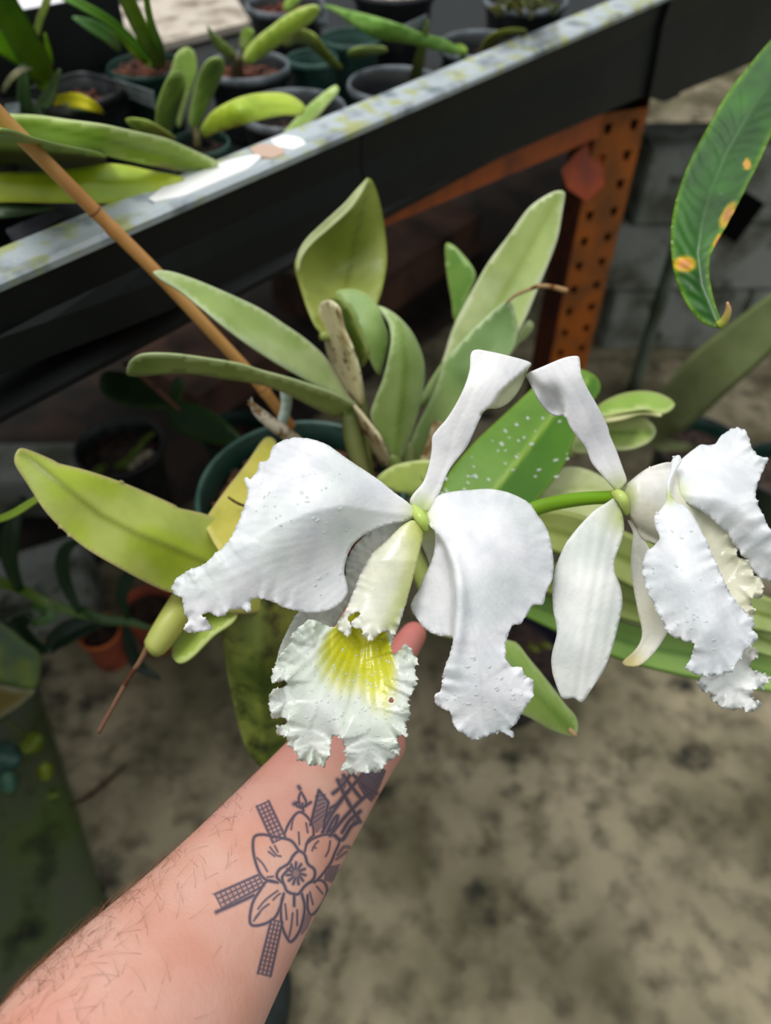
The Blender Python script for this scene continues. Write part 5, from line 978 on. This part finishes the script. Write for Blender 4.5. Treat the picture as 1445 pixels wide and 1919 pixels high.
fB = fpot('potted_plant', 'dark pot with broad dark green leaves behind the tilted yellow-green leaf', 'potted plant', 440, 810, .055, .55, .12, body=M_gpot, rim=M_gpot)
ft_ = np.array(fB.location[:]); o = box('crate', (ft_[0]-.07, ft_[1]-.07), (.14, 0), (0, .14), .385, .043, M_black, None, .004); tag(o, 'dark crate holding up the pot of broad dark green leaves', 'crate')
DGc = leafcol((40, 70, 34), None, 3, (60, 92, 44), 4, (32, 58, 30), .02, .7, 40)
sheet('leaf', [(455, 830), (440, 808), (410, 782), (375, 762), (335, 752), (310, 770), (325, 800), (360, 822), (405, 832), (435, 836)], [(450, 830, 1.0), (320, 770, 1.02), (380, 765, 1.0)], fB, M_leafg, th=.002, sp=10, col=DGc)
sheet('leaf', [(190, 700), (215, 695), (260, 705), (300, 730), (330, 752), (310, 768), (260, 765), (210, 752), (188, 730)], [(190, 715, 1.08), (320, 758, 1.02), (250, 705, 1.05)], fB, M_leafg, th=.002, sp=10, col=DGc)
sheet('leaf', [(318, 745), (324, 715), (338, 706), (345, 720), (340, 745), (330, 762)], [(320, 755, 1.02), (340, 710, 1.0)], fB, M_leafg, th=.002, sp=10, col=DGc)
tube('stem', [(345, 775, 1.02, 4), (300, 735, 1.0, 5), (262, 702, .98, 5), (232, 678, .97, 4)], fB, M_dead, (120, 84, 70), None, 8, 10)
tube('stem', [(455, 832, 1.0, 8), (450, 850, 1.03, 8), (445, 880, 1.08, 6)], fB, M_dead, (150, 130, 100), None, 8, 8)
def block(c4, h, z0, lab, name='concrete_block', m=M_block):
    p = [Z(x, y, z0+h)[:2] for x, y in c4]; v = p[1]-p[0]; w = p[3]-p[0]; o = box(name, p[0], v, w, h, z0, m, None, .008); tag(o, lab, name.replace('_', ' ').replace('concrete ', '')); return o
block([(-60, 910), (165, 905), (150, 780), (-60, 830)], .12, .032, 'pale grey block standing behind the tip of the yellow-green leaf')
block([(-60, 1160), (165, 1085), (160, 1000), (-60, 1060)], .14, .032, 'grey block with a rounded edge behind the dark strap leaves')
M_t2 = M_terra
fC = fpot('terracotta_pot', 'terracotta pot lying under the dark strappy plant at the left', 'pot', 275, 1135, .052, .16, .13, body=M_t2, rim=M_t2)
fD = fpot('terracotta_pot', 'low terracotta pot half hidden by dark leaves, nearest the slab edge', 'pot', 185, 1182, .041, .14, .11, body=M_t2, rim=mat('orange_terracotta', (176, 88, 40), rough=.8))
st = thing('strappy_plant', Z(70, 1190, .03), 'dark green strappy plant with curling leaves sprawling on the left floor', 'plant')
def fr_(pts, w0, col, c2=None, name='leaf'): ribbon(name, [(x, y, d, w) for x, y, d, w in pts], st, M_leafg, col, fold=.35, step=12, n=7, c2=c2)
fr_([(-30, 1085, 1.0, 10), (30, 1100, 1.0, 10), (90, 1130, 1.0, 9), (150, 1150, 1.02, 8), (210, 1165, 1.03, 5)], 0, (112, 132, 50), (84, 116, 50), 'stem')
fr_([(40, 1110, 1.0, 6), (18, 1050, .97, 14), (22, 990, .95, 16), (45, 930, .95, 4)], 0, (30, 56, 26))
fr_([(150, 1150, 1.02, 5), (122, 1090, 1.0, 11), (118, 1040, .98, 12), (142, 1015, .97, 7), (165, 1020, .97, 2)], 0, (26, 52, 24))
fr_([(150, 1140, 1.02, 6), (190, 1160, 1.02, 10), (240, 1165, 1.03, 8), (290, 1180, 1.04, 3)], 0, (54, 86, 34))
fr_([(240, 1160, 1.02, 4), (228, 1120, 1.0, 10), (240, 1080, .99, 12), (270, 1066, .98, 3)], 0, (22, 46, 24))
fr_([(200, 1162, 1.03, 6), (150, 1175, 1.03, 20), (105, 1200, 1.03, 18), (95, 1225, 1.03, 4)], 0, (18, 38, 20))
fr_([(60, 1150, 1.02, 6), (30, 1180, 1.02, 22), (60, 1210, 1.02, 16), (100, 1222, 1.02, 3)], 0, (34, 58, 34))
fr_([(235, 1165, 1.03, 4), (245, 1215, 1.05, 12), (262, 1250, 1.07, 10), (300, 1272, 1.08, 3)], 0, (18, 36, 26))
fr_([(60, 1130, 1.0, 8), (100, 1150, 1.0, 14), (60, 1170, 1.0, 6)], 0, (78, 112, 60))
gl = sheet('broad_leaf', [(-60, 1150), (-20, 1155), (20, 1180), (50, 1205), (74, 1225), (75, 1262), (66, 1290), (40, 1290), (0, 1278), (-60, 1270)], [(-60, 1160, .95), (70, 1230, .98), (0, 1280, .97)], None, M_leafg, th=.002, sp=9, col=leafcol((58, 84, 56), None, 3, (86, 108, 50), 8, (130, 140, 30), .02, .7, 41)); tag(gl, 'broad blue-green leaf with yellow patches at the left frame edge', 'leaf')
gl = sheet('broad_leaf', [(-60, 1282), (0, 1284), (40, 1292), (66, 1294), (40, 1320), (10, 1340), (-60, 1372)], [(-60, 1290, 1.0), (60, 1296, 1.0), (-20, 1350, 1.02)], None, M_leaf, th=.002, sp=9, col=leafcol((112, 96, 44), None, 3, (150, 146, 120), 8)); tag(gl, 'yellow-brown dying leaf below the blue-green one at the left frame edge', 'leaf')
wd_ = thing('weed', Z(30, 1500, 0), 'low weed with round bluish leaves growing in the moss at the left frame edge', 'weed')
for (x, y, w, c) in ((5, 1420, 34, (60, 92, 84)), (60, 1392, 22, (110, 124, 20)), (85, 1445, 18, (116, 128, 16)), (15, 1465, 22, (70, 110, 90)), (-5, 1330, 24, (50, 70, 40)), (100, 1490, 12, (90, 104, 24))):
    a = rng.rand()*3; ribbon('leaf', [(x-w*math.cos(a), y-w*math.sin(a), 1.37, 3), (x, y, 1.34, w), (x+w*math.cos(a), y+w*math.sin(a), 1.36, 3)], wd_, M_leafg, c, step=8, n=7)
tube('stem', [(30, 1520, 1.42, 3), (20, 1450, 1.38, 3), (60, 1400, 1.36, 3), (0, 1340, 1.38, 3)], wd_, M_stem, (80, 90, 40), None, 8, 10)
o = tube('fallen_leaf', [(130, 1510, DZ(130, 1510, .034), 3), (170, 1490, DZ(170, 1490, .036), 5), (235, 1435, DZ(235, 1435, .035), 3)], None, M_dead, (70, 56, 42), None, 8, 8, flat=.4); tag(o, 'thin dark dry leaf lying on the concrete left of the arm', 'leaf')
o = ribbon('leaf_blade', [(-40, 985, .62, 5), (20, 965, .60, 7), (70, 935, .58, 6), (95, 925, .57, 2)], None, M_leafg, (140, 168, 60)); tag(o, 'narrow bright green blade entering from the left behind the big leaf', 'leaf')
# dark pot behind the right petal
fE = fpot('potted_seedling', 'dark blue-black pot with a tiny yellowish sprout behind the right petal', 'potted plant', 965, 1215, .105, .20, .17, fill=.04, body=mat('blue_black_plastic', (26, 30, 44), rough=.4), rim=mat('blue_black_plastic'), bark=mat('dark_red_bark', (50, 34, 30), rough=.9, c2=(22, 18, 18), sc=50))
for (x, y, dx, dy) in ((985, 1205, 25, 15), (1000, 1225, 35, -10), (975, 1240, 20, 25)): ribbon('leaf', [(x, y, DZ(x, y, .18), 3), (x+dx*.5, y+dy-6, DZ(x, y, .22), 6), (x+dx, y+dy, DZ(x, y, .23), 2)], fE, M_leafg, (112, 116, 48), step=6, n=5)
# dark pot and drooping leaf at the right
fF = fpot('plastic_pot', 'black floor pot with one long olive leaf slanting up to the right frame edge', 'potted plant', 1312, 832, .095, .30, .27, fill=.03, body=M_gpot, rim=M_pot)
ribbon('leaf', [(1300, 838, 1.60, 5), (1236, 832, 1.45, 14), (1240, 800, 1.34, 26), (1270, 765, 1.27, 40), (1330, 700, 1.18, 48), (1400, 640, 1.12, 46), (1490, 560, 1.06, 36)], fF, M_leaf, (116, 124, 84), fold=.2, c2=(128, 140, 92))
fG = fpot('plastic_pot', 'dark pot at the right frame edge behind the white flower', 'pot', 1470, 880, .075, .42, .39, fill=.03, body=M_gpot, rim=M_pot)
